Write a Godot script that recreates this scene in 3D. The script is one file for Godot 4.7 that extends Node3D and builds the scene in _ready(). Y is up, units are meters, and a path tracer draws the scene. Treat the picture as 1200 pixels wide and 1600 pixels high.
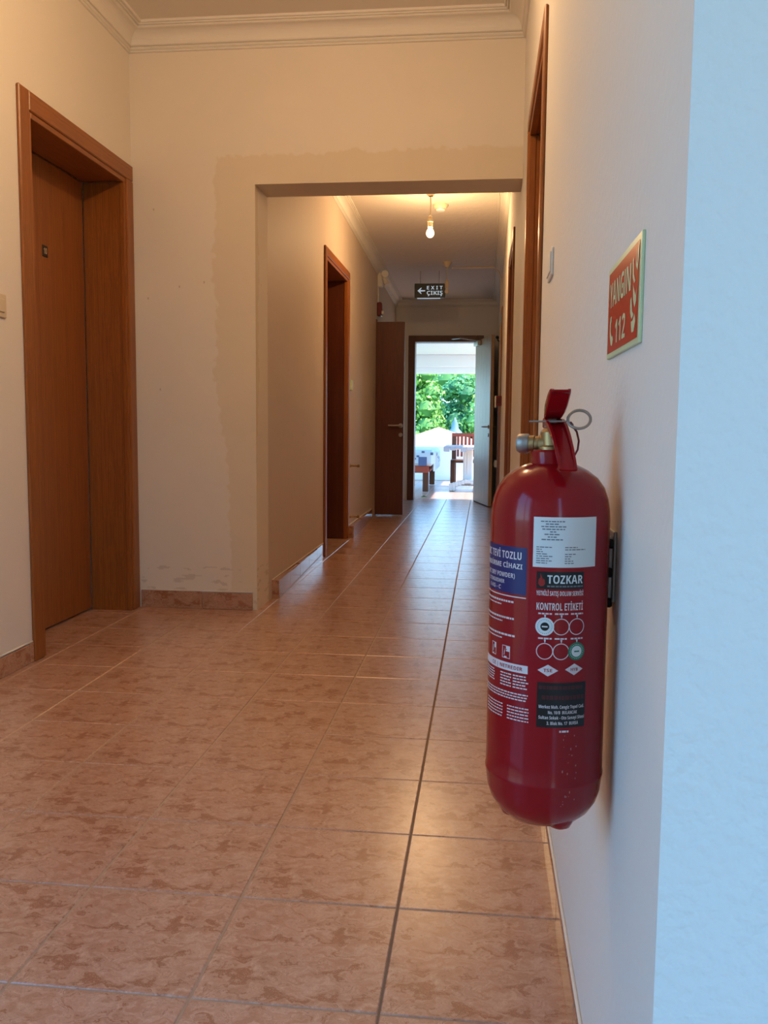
extends Node3D
# Corridor with a red fire extinguisher. Metres, y up, corridor runs along -Z; P(x, y, z) takes z as the distance ahead.

const XR := 0.157      # right wall face
const XL := -1.734     # left wall face of the lobby
const XO := -1.1155    # left wall face of the corridor
const ZW := 4.261      # wall facing the camera
const ZW2 := 4.501
const ZE := 11.14      # end wall
const ZC := 0.745     # where the right wall turns the corner
const HC := 2.81       # lobby ceiling
const YO := 2.079      # opening height
const T := 0.31        # tile pitch
const TX := -0.14717
const TZ := 0.06136

var M := {}
var rng := RandomNumberGenerator.new()


func P(x: float, y: float, z: float) -> Vector3:
	return Vector3(x, y, -z)


# ---------------------------------------------------------------- mesh helpers
func new_st() -> SurfaceTool:
	var st := SurfaceTool.new()
	st.begin(Mesh.PRIMITIVE_TRIANGLES)
	st.set_smooth_group(-1)
	st.set_uv(Vector2.ZERO)
	return st


func done(st: SurfaceTool) -> ArrayMesh:
	st.generate_normals()
	return st.commit()


func vert(st: SurfaceTool, p: Vector3, n: Vector3) -> void:
	var a := n.abs()
	if a.x >= a.y and a.x >= a.z:
		st.set_uv(Vector2(p.z, -p.y))
	elif a.y >= a.z:
		st.set_uv(Vector2(p.x, p.z))
	else:
		st.set_uv(Vector2(p.x, -p.y))
	st.add_vertex(p)


func tri(st: SurfaceTool, a: Vector3, b: Vector3, c: Vector3, away: Vector3) -> void:
	# winds the triangle so that its front looks away from the point «away»
	var n := (b - a).cross(c - a)
	if n.dot((a + b + c) / 3.0 - away) > 0.0:
		var t := b
		b = c
		c = t
	vert(st, a, n)
	vert(st, b, n)
	vert(st, c, n)


func quad(st: SurfaceTool, a: Vector3, b: Vector3, c: Vector3, d: Vector3, away: Vector3) -> void:
	tri(st, a, b, c, away)
	tri(st, a, c, d, away)


func box(st: SurfaceTool, lo: Vector3, hi: Vector3, bevel := 0.0, xf := Transform3D()) -> void:
	var c := (lo + hi) * 0.5
	var h := ((hi - lo) * 0.5).abs()
	bevel = minf(bevel, minf(h.x, minf(h.y, h.z)) * 0.9)
	var pt := func(s: Vector3, ax: int) -> Vector3:
		var q := Vector3.ZERO
		for i in 3:
			q[i] = s[i] * (h[i] if i == ax else h[i] - bevel)
		return xf * (c + q)
	var o := xf * c
	for ax in 3:
		var u := (ax + 1) % 3
		var v := (ax + 2) % 3
		for sg in [-1.0, 1.0]:
			var q := []
			for k in [[-1.0, -1.0], [1.0, -1.0], [1.0, 1.0], [-1.0, 1.0]]:
				var s := Vector3.ZERO
				s[ax] = sg
				s[u] = k[0]
				s[v] = k[1]
				q.append(pt.call(s, ax))
			quad(st, q[0], q[1], q[2], q[3], o)
		if bevel > 0.0:
			for k in [[-1.0, -1.0], [1.0, -1.0], [1.0, 1.0], [-1.0, 1.0]]:
				var s0 := Vector3.ZERO
				s0[u] = k[0]
				s0[v] = k[1]
				var s1 := s0
				s0[ax] = -1.0
				s1[ax] = 1.0
				quad(st, pt.call(s0, u), pt.call(s1, u), pt.call(s1, v), pt.call(s0, v), o)
	if bevel > 0.0:
		for sx in [-1.0, 1.0]:
			for sy in [-1.0, 1.0]:
				for sz in [-1.0, 1.0]:
					var s := Vector3(sx, sy, sz)
					tri(st, pt.call(s, 0), pt.call(s, 1), pt.call(s, 2), o)


# box between two corners given as x, y, distance
func bx(st: SurfaceTool, x0: float, x1: float, y0: float, y1: float, z0: float, z1: float, bevel := 0.0) -> void:
	box(st, Vector3(minf(x0, x1), minf(y0, y1), -maxf(z0, z1)), Vector3(maxf(x0, x1), maxf(y0, y1), -minf(z0, z1)), bevel)


func box_mesh(x0: float, x1: float, y0: float, y1: float, z0: float, z1: float, bevel := 0.0) -> ArrayMesh:
	var st := new_st()
	bx(st, x0, x1, y0, y1, z0, z1, bevel)
	return done(st)


# surface of revolution; profile of (radius, height) from bottom to top, about the axis «xf» y
func lathe(st: SurfaceTool, prof: Array, xf := Transform3D(), seg := 32, sharp := 35.0) -> void:
	var group := 1
	for i in prof.size() - 1:
		var a: Vector2 = prof[i]
		var b: Vector2 = prof[i + 1]
		if i > 0:
			var d0: Vector2 = a - prof[i - 1]
			if absf(rad_to_deg(d0.angle_to(b - a))) > sharp:
				group += 1
		st.set_smooth_group(group)
		for k in seg:
			var t0 := TAU * k / seg
			var t1 := TAU * (k + 1) / seg
			var c0 := Vector3(cos(t0), 0, sin(t0))
			var c1 := Vector3(cos(t1), 0, sin(t1))
			var p := [c0 * a.x + Vector3.UP * a.y, c1 * a.x + Vector3.UP * a.y, c1 * b.x + Vector3.UP * b.y, c0 * b.x + Vector3.UP * b.y]
			for f in [[0, 2, 1], [0, 3, 2]]:
				var q: Array = [p[f[0]], p[f[1]], p[f[2]]]
				if q[0].is_equal_approx(q[1]) or q[1].is_equal_approx(q[2]) or q[0].is_equal_approx(q[2]):
					continue
				for w in [0, 2, 1]:
					st.set_uv(Vector2(float(k) / seg, q[w].y))
					st.add_vertex(xf * q[w])
	st.set_smooth_group(-1)


func axis_to(at: Vector3, dir: Vector3) -> Transform3D:
	# y axis along dir
	var y := dir.normalized()
	var x := y.cross(Vector3(0.31, 0.12, 0.94)).normalized()
	return Transform3D(Basis(x, y, x.cross(y)), at)


func tube(st: SurfaceTool, path: Array, r: float, seg := 8, closed := false) -> void:
	var n := path.size()
	var rings := []
	var ref := Vector3(0.13, 0.91, 0.37)
	for i in n:
		var d: Vector3
		if closed:
			d = path[(i + 1) % n] - path[(i + n - 1) % n]
		else:
			d = path[mini(i + 1, n - 1)] - path[maxi(i - 1, 0)]
		d = d.normalized()
		var u := (ref - d * ref.dot(d)).normalized()
		ref = u
		var v := d.cross(u)
		var ring := []
		for k in seg:
			var t := TAU * k / seg
			ring.append(path[i] + (u * cos(t) + v * sin(t)) * r)
		rings.append(ring)
	st.set_smooth_group(1)
	for i in (n if closed else n - 1):
		var A: Array = rings[i]
		var B: Array = rings[(i + 1) % n]
		var mid: Vector3 = (path[i] + path[(i + 1) % n]) * 0.5
		for k in seg:
			quad(st, A[k], A[(k + 1) % seg], B[(k + 1) % seg], B[k], mid)
	st.set_smooth_group(-1)
	if not closed:
		for e in [[0, 1], [n - 1, n - 2]]:
			for k in seg:
				tri(st, path[e[0]], rings[e[0]][k], rings[e[0]][(k + 1) % seg], path[e[1]])


# strip of a cross-section (x across, y up) swept along a path with a side vector
func ribbon(st: SurfaceTool, path: Array, side: Vector3, width: Array, thick: float, lip_full := 0.0, lips := []) -> void:
	var n := path.size()
	var rows := []
	for i in n:
		var d: Vector3 = (path[mini(i + 1, n - 1)] - path[maxi(i - 1, 0)]).normalized()
		var up := side.cross(d).normalized()
		var w: float = width[i] * 0.5
		var c: Vector3 = path[i]
		var lip: float = lip_full * (lips[i] if i < lips.size() else 1.0)
		# channel: lip, web, lip
		var s := [[-w, -lip], [-w, thick * 0.4], [-w + thick * 0.5, thick], [w - thick * 0.5, thick], [w, thick * 0.4], [w, -lip], [w - thick, -lip], [w - thick, 0.0], [-w + thick, 0.0], [-w + thick, -lip]]
		var row := []
		for q in s:
			row.append(c + side * q[0] + up * q[1])
		rows.append(row)
	for i in n - 1:
		for k in 10:
			var a: Vector3 = rows[i][k]
			var b: Vector3 = rows[i][(k + 1) % 10]
			var c2: Vector3 = rows[i + 1][(k + 1) % 10]
			var d2: Vector3 = rows[i + 1][k]
			st.set_smooth_group(k + 1)
			for v in [a, b, c2, a, c2, d2]:
				st.add_vertex(v)
	st.set_smooth_group(-1)
	for e in [0, n - 1]:
		var row: Array = rows[e]
		for f in [[0, 1, 9], [1, 8, 9], [1, 2, 8], [2, 3, 8], [3, 7, 8], [3, 4, 7], [4, 6, 7], [4, 5, 6]]:
			for k in ([0, 1, 2] if e == 0 else [0, 2, 1]):
				st.add_vertex(row[f[k]])


# ---------------------------------------------------------------- lettering
var fonts := {}
var base_line := {}


func font(kind: String) -> Font:
	if not fonts.has(kind):
		var f := SystemFont.new()
		f.font_names = PackedStringArray(["Droid Sans"])
		f.font_weight = 700 if kind == "bold" else 400
		fonts[kind] = f
	return fonts[kind]


func text_arrays(s: String, kind: String) -> Array:
	var tm := TextMesh.new()
	tm.text = s
	tm.font = font(kind)
	tm.font_size = 64
	tm.pixel_size = 1.0 / 64.0
	tm.depth = 0.0
	tm.curve_step = 1.0
	if tm.get_surface_count() == 0:
		return [PackedVector3Array(), PackedInt32Array()]
	var a := tm.surface_get_arrays(0)
	var idx: PackedInt32Array = a[Mesh.ARRAY_INDEX] if a[Mesh.ARRAY_INDEX] != null else PackedInt32Array(range(a[Mesh.ARRAY_VERTEX].size()))
	return [a[Mesh.ARRAY_VERTEX], idx]


# writes s with its baseline start at (x, y), capitals cap high, stretched to width w (0: natural); place maps (x, y) to a point, facing gives its normal
func letters(st: SurfaceTool, s: String, x: float, y: float, cap: float, w: float, place: Callable, kind := "bold", lean := 0.0) -> void:
	if not base_line.has(kind):
		var hv: PackedVector3Array = text_arrays("H", kind)[0]
		var lo := 1e9
		var hi := -1e9
		for v in hv:
			lo = minf(lo, v.y)
			hi = maxf(hi, v.y)
		base_line[kind] = [lo, hi - lo]
	var got := text_arrays(s, kind)
	var vs: PackedVector3Array = got[0]
	if vs.is_empty():
		return
	var x0 := 1e9
	var x1 := -1e9
	for v in vs:
		x0 = minf(x0, v.x)
		x1 = maxf(x1, v.x)
	var k: float = cap / base_line[kind][1]
	var kx := w / (x1 - x0) if w > 0.0 else k
	for i in got[1]:
		var v: Vector3 = vs[i]
		var yy: float = (v.y - base_line[kind][0]) * k
		st.add_vertex(place.call(x + (v.x - x0) * kx + yy * lean, y + yy))


func poly(st: SurfaceTool, pts: Array, place: Callable) -> void:
	var pv := PackedVector2Array()
	for q in pts:
		pv.append(Vector2(q[0], q[1]))
	if not Geometry2D.is_polygon_clockwise(pv):
		pv.reverse()
	var idx := Geometry2D.triangulate_polygon(pv)
	for i in range(0, idx.size(), 3):
		for k in [0, 1, 2]:
			var q := pv[idx[i + k]]
			st.add_vertex(place.call(q.x, q.y))


# ---------------------------------------------------------------- object helpers
func tag(o: Node, label := "", category := "", group := "", kind := "") -> void:
	if label:
		o.set_meta("label", label)
	if category:
		o.set_meta("category", category)
	if group:
		o.set_meta("group", group)
	if kind:
		o.set_meta("kind", kind)


func numbered(called: String) -> String:
	if not has_node(NodePath(called)):
		return called
	var i := 1
	while has_node(NodePath("%s_%03d" % [called, i])):
		i += 1
	return "%s_%03d" % [called, i]


func part(called: String, mesh: Mesh, mat: Material, parent: Node = null) -> MeshInstance3D:
	var o := MeshInstance3D.new()
	o.mesh = mesh
	o.material_override = mat
	if parent == null:
		o.name = numbered(called)
		add_child(o, true)
	else:
		var nm := called
		var i := 0
		while parent.has_node(NodePath(nm)):
			i += 1
			nm = "%s_%03d" % [called, i]
		o.name = nm
		parent.add_child(o, true)
	return o


func thing(called: String, label: String, category: String, at := Vector3.ZERO, group := "", kind := "") -> Node3D:
	var o := Node3D.new()
	o.name = numbered(called)
	add_child(o, true)
	o.position = at
	tag(o, label, category, group, kind)
	return o


# parts are modelled in world coordinates; this moves the mesh into the frame of its thing
func put(called: String, st: SurfaceTool, mat: Material, t: Node3D, root: Node3D = null) -> MeshInstance3D:
	var o := part(called, done(st), mat, t)
	if root == null:
		o.position = -t.position
	return o


# ---------------------------------------------------------------- materials
func lin(r: float, g: float, b: float) -> Color:
	return Color(r, g, b).linear_to_srgb()


func mat(called: String, c: Color, rough := 0.6, metal := 0.0) -> StandardMaterial3D:
	var m := StandardMaterial3D.new()
	m.resource_name = called
	m.albedo_color = c
	m.roughness = rough
	m.metallic = metal
	M[called] = m
	return m


func noise(seed_no: int, freq: float, octaves := 4, kind := FastNoiseLite.TYPE_SIMPLEX_SMOOTH) -> FastNoiseLite:
	var n := FastNoiseLite.new()
	n.seed = seed_no
	n.frequency = freq
	n.noise_type = kind
	n.fractal_octaves = octaves
	n.fractal_type = FastNoiseLite.FRACTAL_FBM
	return n


func plaster_image(seed_no: int, freq: float) -> ImageTexture:
	var n := noise(seed_no, freq, 3)
	var im := n.get_seamless_image(512, 512)
	return ImageTexture.create_from_image(im)


func wood_image(seed_no: int, across: bool) -> ImageTexture:
	# vertical streaks (or horizontal ones when «across»)
	var w := 256
	var h := 512
	var im := Image.create(w, h, false, Image.FORMAT_RGB8)
	var n1 := noise(seed_no, 1.0, 3)
	var n2 := noise(seed_no + 7, 1.0, 2)
	for y in h:
		for x in w:
			# wraps in both directions
			var ax := TAU * x / w
			var ay := TAU * y / h
			var c := Vector3(cos(ax), sin(ax), 0)
			var wob := 0.05 * n2.get_noise_3d(c.x * 1.3, c.y * 1.3 + cos(ay) * 0.6, sin(ay) * 0.6)
			var s := n1.get_noise_3d(cos(ax + wob) * 9.0, sin(ax + wob) * 9.0, cos(ay) * 0.25 + sin(ay) * 0.2)
			var f := n2.get_noise_3d(c.x * 26.0, c.y * 26.0, sin(ay) * 1.7 + cos(ay) * 1.1)
			var k := 1.0 + 0.16 * s + 0.10 * f
			im.set_pixel(x, y, Color(clampf(0.90 * k, 0, 1), clampf(0.88 * k * (1.0 + 0.03 * s), 0, 1), clampf(0.84 * k * (1.0 + 0.06 * s), 0, 1)))
	if across:
		im.rotate_90(CLOCKWISE)
	return ImageTexture.create_from_image(im)


func tile_image(seed_no: int) -> ImageTexture:
	var s := 640
	var im := Image.create(s, s, false, Image.FORMAT_RGB8)
	var nw := noise(seed_no + 1, 0.009, 5)
	var n1 := noise(seed_no + 2, 0.007, 5)
	var n2 := noise(seed_no + 3, 0.014, 4)
	var n3 := noise(seed_no + 4, 0.05, 4)
	var n4 := noise(seed_no + 5, 0.20, 2)
	var base := Color(0.815, 0.640, 0.535)
	var dark := Color(0.640, 0.400, 0.285)
	var vein := Color(0.53, 0.355, 0.275)
	var pale := Color(0.875, 0.735, 0.640)
	# cloudy brown patches: centre and half size, in tile widths
	var blots := [[0.12, 0.74, 0.14, 0.13], [0.45, 0.91, 0.22, 0.06], [0.66, 0.30, 0.15, 0.07], [0.30, 0.40, 0.14, 0.05], [0.85, 0.62, 0.12, 0.06]]
	if seed_no > 120:
		blots = [[0.80, 0.70, 0.15, 0.12], [0.28, 0.14, 0.24, 0.06], [0.24, 0.66, 0.15, 0.07], [0.62, 0.42, 0.12, 0.05]]
	for y in s:
		for x in s:
			var wx := nw.get_noise_2d(x * 0.8, y * 1.1) * 80.0
			var wy := nw.get_noise_2d(x * 0.8 + 900.0, y * 1.1) * 80.0
			var g := n3.get_noise_2d((x + wx) * 0.55, (y + wy) * 1.2)
			var q := n4.get_noise_2d(x, y)
			var a := n1.get_noise_2d((x + wx) * 0.7, (y + wy) * 1.5)
			var b := n2.get_noise_2d((x + wx) * 0.5 + 300.0, (y + wy) * 1.3)
			var c := base.lerp(pale, clampf(0.40 + b * 1.0 + g * 0.6, 0.0, 1.0) * 0.6)
			c = c.lerp(dark, clampf((-b + 0.4 * g - 0.10) * 1.4, 0.0, 0.20))
			# patches with a ragged rim
			var r := 9.0
			for t in blots:
				var dx: float = ((x + wx * 0.5) / s - t[0]) / t[2]
				var dy: float = ((y + wy * 0.5) / s - t[1]) / t[3]
				r = minf(r, sqrt(dx * dx + dy * dy))
			var d := 0.52 * maxf(0.0, 1.55 - r) + 1.25 * a + 0.45 * b + 0.22 * g
			if d > 0.44:
				c = c.lerp(dark, clampf((d - 0.44) * 4.5, 0.0, 0.70))
				if q + 0.5 * g > 0.40:
					c = c.lerp(pale, 0.5)
			c = c.lerp(vein, (1.0 - clampf(absf(d - 0.46) * 24.0, 0.0, 1.0)) * clampf(0.30 + 1.8 * g, 0.0, 0.55))
			# hair cracks that come and go
			var m := n2.get_noise_2d(x * 0.45 + 700.0, y * 0.6)
			var mask := clampf((m + 0.05) * 4.0, 0.0, 1.0)
			c = c.lerp(vein, (1.0 - clampf(absf(a + 0.05 + 0.10 * g) * 30.0, 0.0, 1.0)) * 0.55 * mask)
			c = c.lerp(vein, (1.0 - clampf(absf(b - 0.20 + 0.10 * g) * 20.0, 0.0, 1.0)) * 0.40 * clampf((0.05 - m) * 4.0, 0.0, 1.0))
			var k := 1.0 + 0.07 * g + 0.045 * q
			im.set_pixel(x, y, Color(c.r * k, c.g * k, c.b * k))
	return ImageTexture.create_from_image(im)


func patched_wall_image() -> ImageTexture:
	# plaster around the opening that was filled in and painted a little yellower: 3 m x 3 m, x -2..1
	var s := 600
	var im := Image.create(s, s, false, Image.FORMAT_RGB8)
	var n := noise(91, 0.018, 4)
	var n2 := noise(92, 0.006, 3)
	var n3 := noise(93, 0.08, 3)
	for py in s:
		for px in s:
			var x := -2.0 + 3.0 * px / s
			var y := 3.0 - 3.0 * py / s
			var edge := 0.028 * n.get_noise_2d(px * 0.7, py * 0.5) + 0.022 * n3.get_noise_2d(px, py)
			var left := 0.205 - 0.05 * clampf((1.2 - y) / 1.2, 0.0, 1.0) - 0.03 * smoothstep(1.0, 0.6, y)
			var top := 0.14 + 0.03 * clampf((x + 1.1) / 1.2, 0.0, 1.0)
			var d := maxf(XO - x - left, y - YO - top) + edge   # below 0: inside the patch
			var c := Color(0.905, 0.865, 0.80)
			var k := 1.0 + 0.012 * n2.get_noise_2d(px, py)
			if d < 0.0:
				var f := smoothstep(0.0, -0.012, d)
				c = c.lerp(Color(0.875, 0.82, 0.725), f)
			# scuffs near the floor
			if y < 0.22 and n3.get_noise_2d(px * 0.35, py * 1.6) > 0.34:
				c = c.lerp(Color(0.72, 0.66, 0.58), 0.4)
			im.set_pixel(px, py, Color(c.r * k, c.g * k, c.b * k))
	# nail holes and chips
	rng.seed = 5
	for q in [Vector2(-1.62, 1.97), Vector2(-1.5, 1.6), Vector2(-1.37, 1.62), Vector2(-1.66, 1.55), Vector2(-1.6, 1.1)]:
		var cx := int((q.x + 2.0) / 3.0 * s)
		var cy := int((3.0 - q.y) / 3.0 * s)
		im.fill_rect(Rect2i(cx, cy, 1, 2), Color(0.74, 0.66, 0.58))
	return ImageTexture.create_from_image(im)


func paint(called: String, c: Color, bump: float, tex: Texture2D, scale := 2.0, rough := 0.75) -> StandardMaterial3D:
	var m := mat(called, c, rough)
	m.uv1_triplanar = true
	m.uv1_world_triplanar = true
	m.uv1_scale = Vector3.ONE * scale
	m.heightmap_enabled = true
	m.heightmap_texture = tex
	m.heightmap_scale = bump
	return m


func make_materials() -> void:
	var pl := plaster_image(11, 0.045)
	var rough_pl := plaster_image(17, 0.02)
	paint("wall_paint", Color(0.905, 0.875, 0.825), 0.03, pl, 2.4)
	paint("wall_roller", Color(0.90, 0.885, 0.86), 0.06, pl, 2.4)
	paint("wall_peel", Color(0.90, 0.885, 0.86), 0.16, pl, 2.6)
	paint("wall_rough", Color(0.815, 0.745, 0.675), 0.12, rough_pl, 1.6, 0.6)
	M["wall_rough"].uv1_scale = Vector3(2.6, 0.55, 2.6)
	paint("ceiling_paint", Color(0.89, 0.86, 0.81), 0.03, pl, 2.0)
	paint("ceiling_rough", Color(0.88, 0.85, 0.81), 0.2, rough_pl, 1.2)
	paint("plaster_white", Color(0.90, 0.875, 0.83), 0.02, pl, 2.0)
	var pw := mat("wall_patched", Color.WHITE, 0.75)
	pw.albedo_texture = patched_wall_image()
	pw.uv1_scale = Vector3(1.0 / 3.0, 1.0 / 3.0, 1)
	pw.uv1_offset = Vector3(2.0 / 3.0, 1.0, 0)
	pw.heightmap_enabled = false
	for k in 2:
		var t := mat("tile_%d" % k, Color(0.93, 0.935, 0.96), 0.27)
		t.albedo_texture = tile_image(100 + 40 * k)
		t.metallic_specular = 0.6
		t.clearcoat_enabled = true
		t.clearcoat = 0.5
		t.clearcoat_roughness = 0.3
	var tt := mat("tile_plain", Color(0.88, 0.84, 0.80), 0.15)
	tt.albedo_texture = M["tile_0"].albedo_texture
	tt.clearcoat_enabled = true
	tt.clearcoat = 0.8
	tt.clearcoat_roughness = 0.08
	tt.uv1_triplanar = true
	tt.uv1_scale = Vector3.ONE * 3.0
	mat("grout", Color(0.70, 0.61, 0.52), 0.8)
	mat("grout_dark", Color(0.50, 0.42, 0.35), 0.85)
	for k in 2:
		var w := mat("wood" if k == 0 else "wood_across", Color(0.64, 0.38, 0.155), 0.36)
		w.albedo_texture = wood_image(31, k == 1)
		w.uv1_triplanar = true
		w.uv1_scale = Vector3.ONE * 2.2
	var wp := mat("wood_glare", Color(0.80, 0.66, 0.52), 0.42)  # paler copy of the door wood, daylight glare on the open leaf painted in
	wp.albedo_texture = M["wood"].albedo_texture
	wp.uv1_triplanar = true
	wp.uv1_scale = Vector3.ONE * 2.2
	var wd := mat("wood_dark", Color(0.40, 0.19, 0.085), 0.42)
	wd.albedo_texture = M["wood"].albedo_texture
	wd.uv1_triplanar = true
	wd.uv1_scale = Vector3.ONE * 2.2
	var red := mat("red_enamel", lin(0.30, 0.004, 0.008), 0.2)
	red.clearcoat_enabled = true
	red.clearcoat = 0.25
	red.clearcoat_roughness = 0.06
	red.metallic_specular = 0.32
	mat("red_plastic", Color(0.42, 0.04, 0.06), 0.35)
	mat("red_sign", Color(0.75, 0.13, 0.07), 0.35)
	mat("glow_green", Color(0.80, 0.86, 0.68), 0.35)
	mat("brass", lin(0.42, 0.28, 0.13), 0.38, 0.9)
	mat("steel", lin(0.55, 0.55, 0.54), 0.32, 0.9)
	mat("steel_dull", lin(0.36, 0.34, 0.31), 0.45, 0.85)
	mat("white_plastic", Color(0.88, 0.87, 0.84), 0.4)
	mat("cream_plastic", Color(0.83, 0.77, 0.66), 0.45)
	mat("black_plastic", Color(0.03, 0.03, 0.03), 0.4)
	mat("rubber", Color(0.04, 0.035, 0.03), 0.7)
	mat("white_sticker", Color(0.86, 0.87, 0.87), 0.45)
	mat("blue_sticker", Color(0.05, 0.06, 0.36), 0.4)
	mat("black_print", Color(0.035, 0.03, 0.035), 0.4)
	mat("white_print", Color(0.86, 0.80, 0.80), 0.45)
	mat("red_print", Color(0.62, 0.10, 0.08), 0.45)
	mat("grey_print", Color(0.42, 0.43, 0.45), 0.5)
	mat("green_print", Color(0.10, 0.45, 0.33), 0.45)
	mat("sign_dark", Color(0.02, 0.075, 0.06), 0.4)
	var lt := mat("sign_letters", Color(0.8, 0.9, 0.95), 0.5)
	lt.emission_enabled = true
	lt.emission = Color(0.75, 0.88, 1.0)
	lt.emission_energy_multiplier = 0.45
	var bulb := mat("bulb_glow", Color(1, 0.95, 0.85), 0.3)
	bulb.emission_enabled = true
	bulb.emission = Color(1.0, 0.86, 0.62)
	bulb.emission_energy_multiplier = 6.0
	var frost := mat("bulb_frosted", Color(0.85, 0.80, 0.72), 0.25)
	frost.clearcoat_enabled = true
	mat("white_metal", Color(0.9, 0.9, 0.9), 0.4)
	mat("terrace_white", Color(0.92, 0.93, 0.93), 0.7)
	mat("roof_clay", Color(0.62, 0.46, 0.37), 0.85)
	mat("house_white", Color(0.9, 0.88, 0.85), 0.8)
	mat("turret_grey", Color(0.42, 0.50, 0.58), 0.6)
	mat("bark", Color(0.30, 0.22, 0.16), 0.9)
	for k in 3:  # leaf and core greens lightened, distance haze is in the colour
		var lf := mat("leaf_%d" % k, [Color(0.52, 0.68, 0.30), Color(0.40, 0.60, 0.34), Color(0.60, 0.73, 0.36)][k], 0.6)
		lf.backlight_enabled = true
		lf.backlight = Color(0.25, 0.35, 0.10)
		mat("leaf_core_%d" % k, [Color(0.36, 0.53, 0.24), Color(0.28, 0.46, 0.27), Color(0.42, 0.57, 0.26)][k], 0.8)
	mat("grass", Color(0.42, 0.50, 0.27), 0.9)
	mat("cloth_pale", Color(0.78, 0.85, 0.88), 0.8)
	mat("cloth_navy", Color(0.33, 0.40, 0.54), 0.8)
	mat("cloth_grey", Color(0.70, 0.71, 0.74), 0.8)
	mat("garden_white", Color(0.86, 0.86, 0.84), 0.4)
	mat("brown_wood", Color(0.36, 0.20, 0.11), 0.5)
	mat("red_wood", Color(0.62, 0.27, 0.19), 0.5)
	mat("green_leaf", Color(0.22, 0.40, 0.10), 0.6)


# ---------------------------------------------------------------- building blocks of the setting
func struct(called: String, st: SurfaceTool, m: Material, label: String, category: String) -> MeshInstance3D:
	var o := part(called, done(st), m)
	tag(o, label, category, "", "structure")
	return o


# moulding swept along a ceiling line; pts are (x, z, ceiling y), inner side to the left or right of travel
func crown(st: SurfaceTool, pts: Array, side: float, s := 1.0) -> void:
	var prof := [Vector2(0, 0.108), Vector2(0.008, 0.107), Vector2(0.011, 0.103), Vector2(0.010, 0.099), Vector2(0.006, 0.097), Vector2(0.012, 0.094), Vector2(0.016, 0.089), Vector2(0.015, 0.085), Vector2(0.010, 0.083), Vector2(0.020, 0.080), Vector2(0.023, 0.075)]
	for i in 7:
		var t := PI * 0.5 * (i + 1) / 8.0
		prof.append(Vector2(0.074 - 0.051 * cos(t), 0.075 - 0.050 * sin(t)))
	prof.append_array([Vector2(0.074, 0.025), Vector2(0.080, 0.022), Vector2(0.081, 0.012), Vector2(0.086, 0.017), Vector2(0.091, 0.016), Vector2(0.093, 0.006), Vector2(0.098, 0.011), Vector2(0.103, 0.009), Vector2(0.105, 0.0)])
	var n := pts.size()
	for j in prof.size() - 1:
		for i in n - 1:
			var q := []
			for e in [[i, j], [i + 1, j], [i + 1, j + 1], [i, j + 1]]:
				var k: int = e[0]
				var here := Vector2(pts[k][0], pts[k][1])
				var d0 := (here - Vector2(pts[k - 1][0], pts[k - 1][1])).normalized() if k > 0 else Vector2.ZERO
				var d1 := (Vector2(pts[k + 1][0], pts[k + 1][1]) - here).normalized() if k < n - 1 else Vector2.ZERO
				if k == 0:
					d0 = d1
				if k == n - 1:
					d1 = d0
				var n0 := Vector2(-d0.y, d0.x) * side
				var n1 := Vector2(-d1.y, d1.x) * side
				var m := (n0 + n1) / (1.0 + n0.dot(n1))
				var pr: Vector2 = prof[e[1]]
				var xz := here + m * pr.x * s
				q.append(P(xz.x, pts[k][2] - pr.y * s, xz.y))
			var far := Vector3((q[0].x + q[2].x) * 0.5, (q[0].y + q[2].y) * 0.5, (q[0].z + q[2].z) * 0.5)
			# the moulding's body lies towards the corner of wall and ceiling
			var here2 := Vector2(pts[i][0], pts[i][1])
			var dd := (Vector2(pts[i + 1][0], pts[i + 1][1]) - here2).normalized()
			var nn := Vector2(-dd.y, dd.x) * side
			far += Vector3(-nn.x, 1.0, nn.y) * 0.2
			quad(st, q[0], q[1], q[2], q[3], far)


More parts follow.
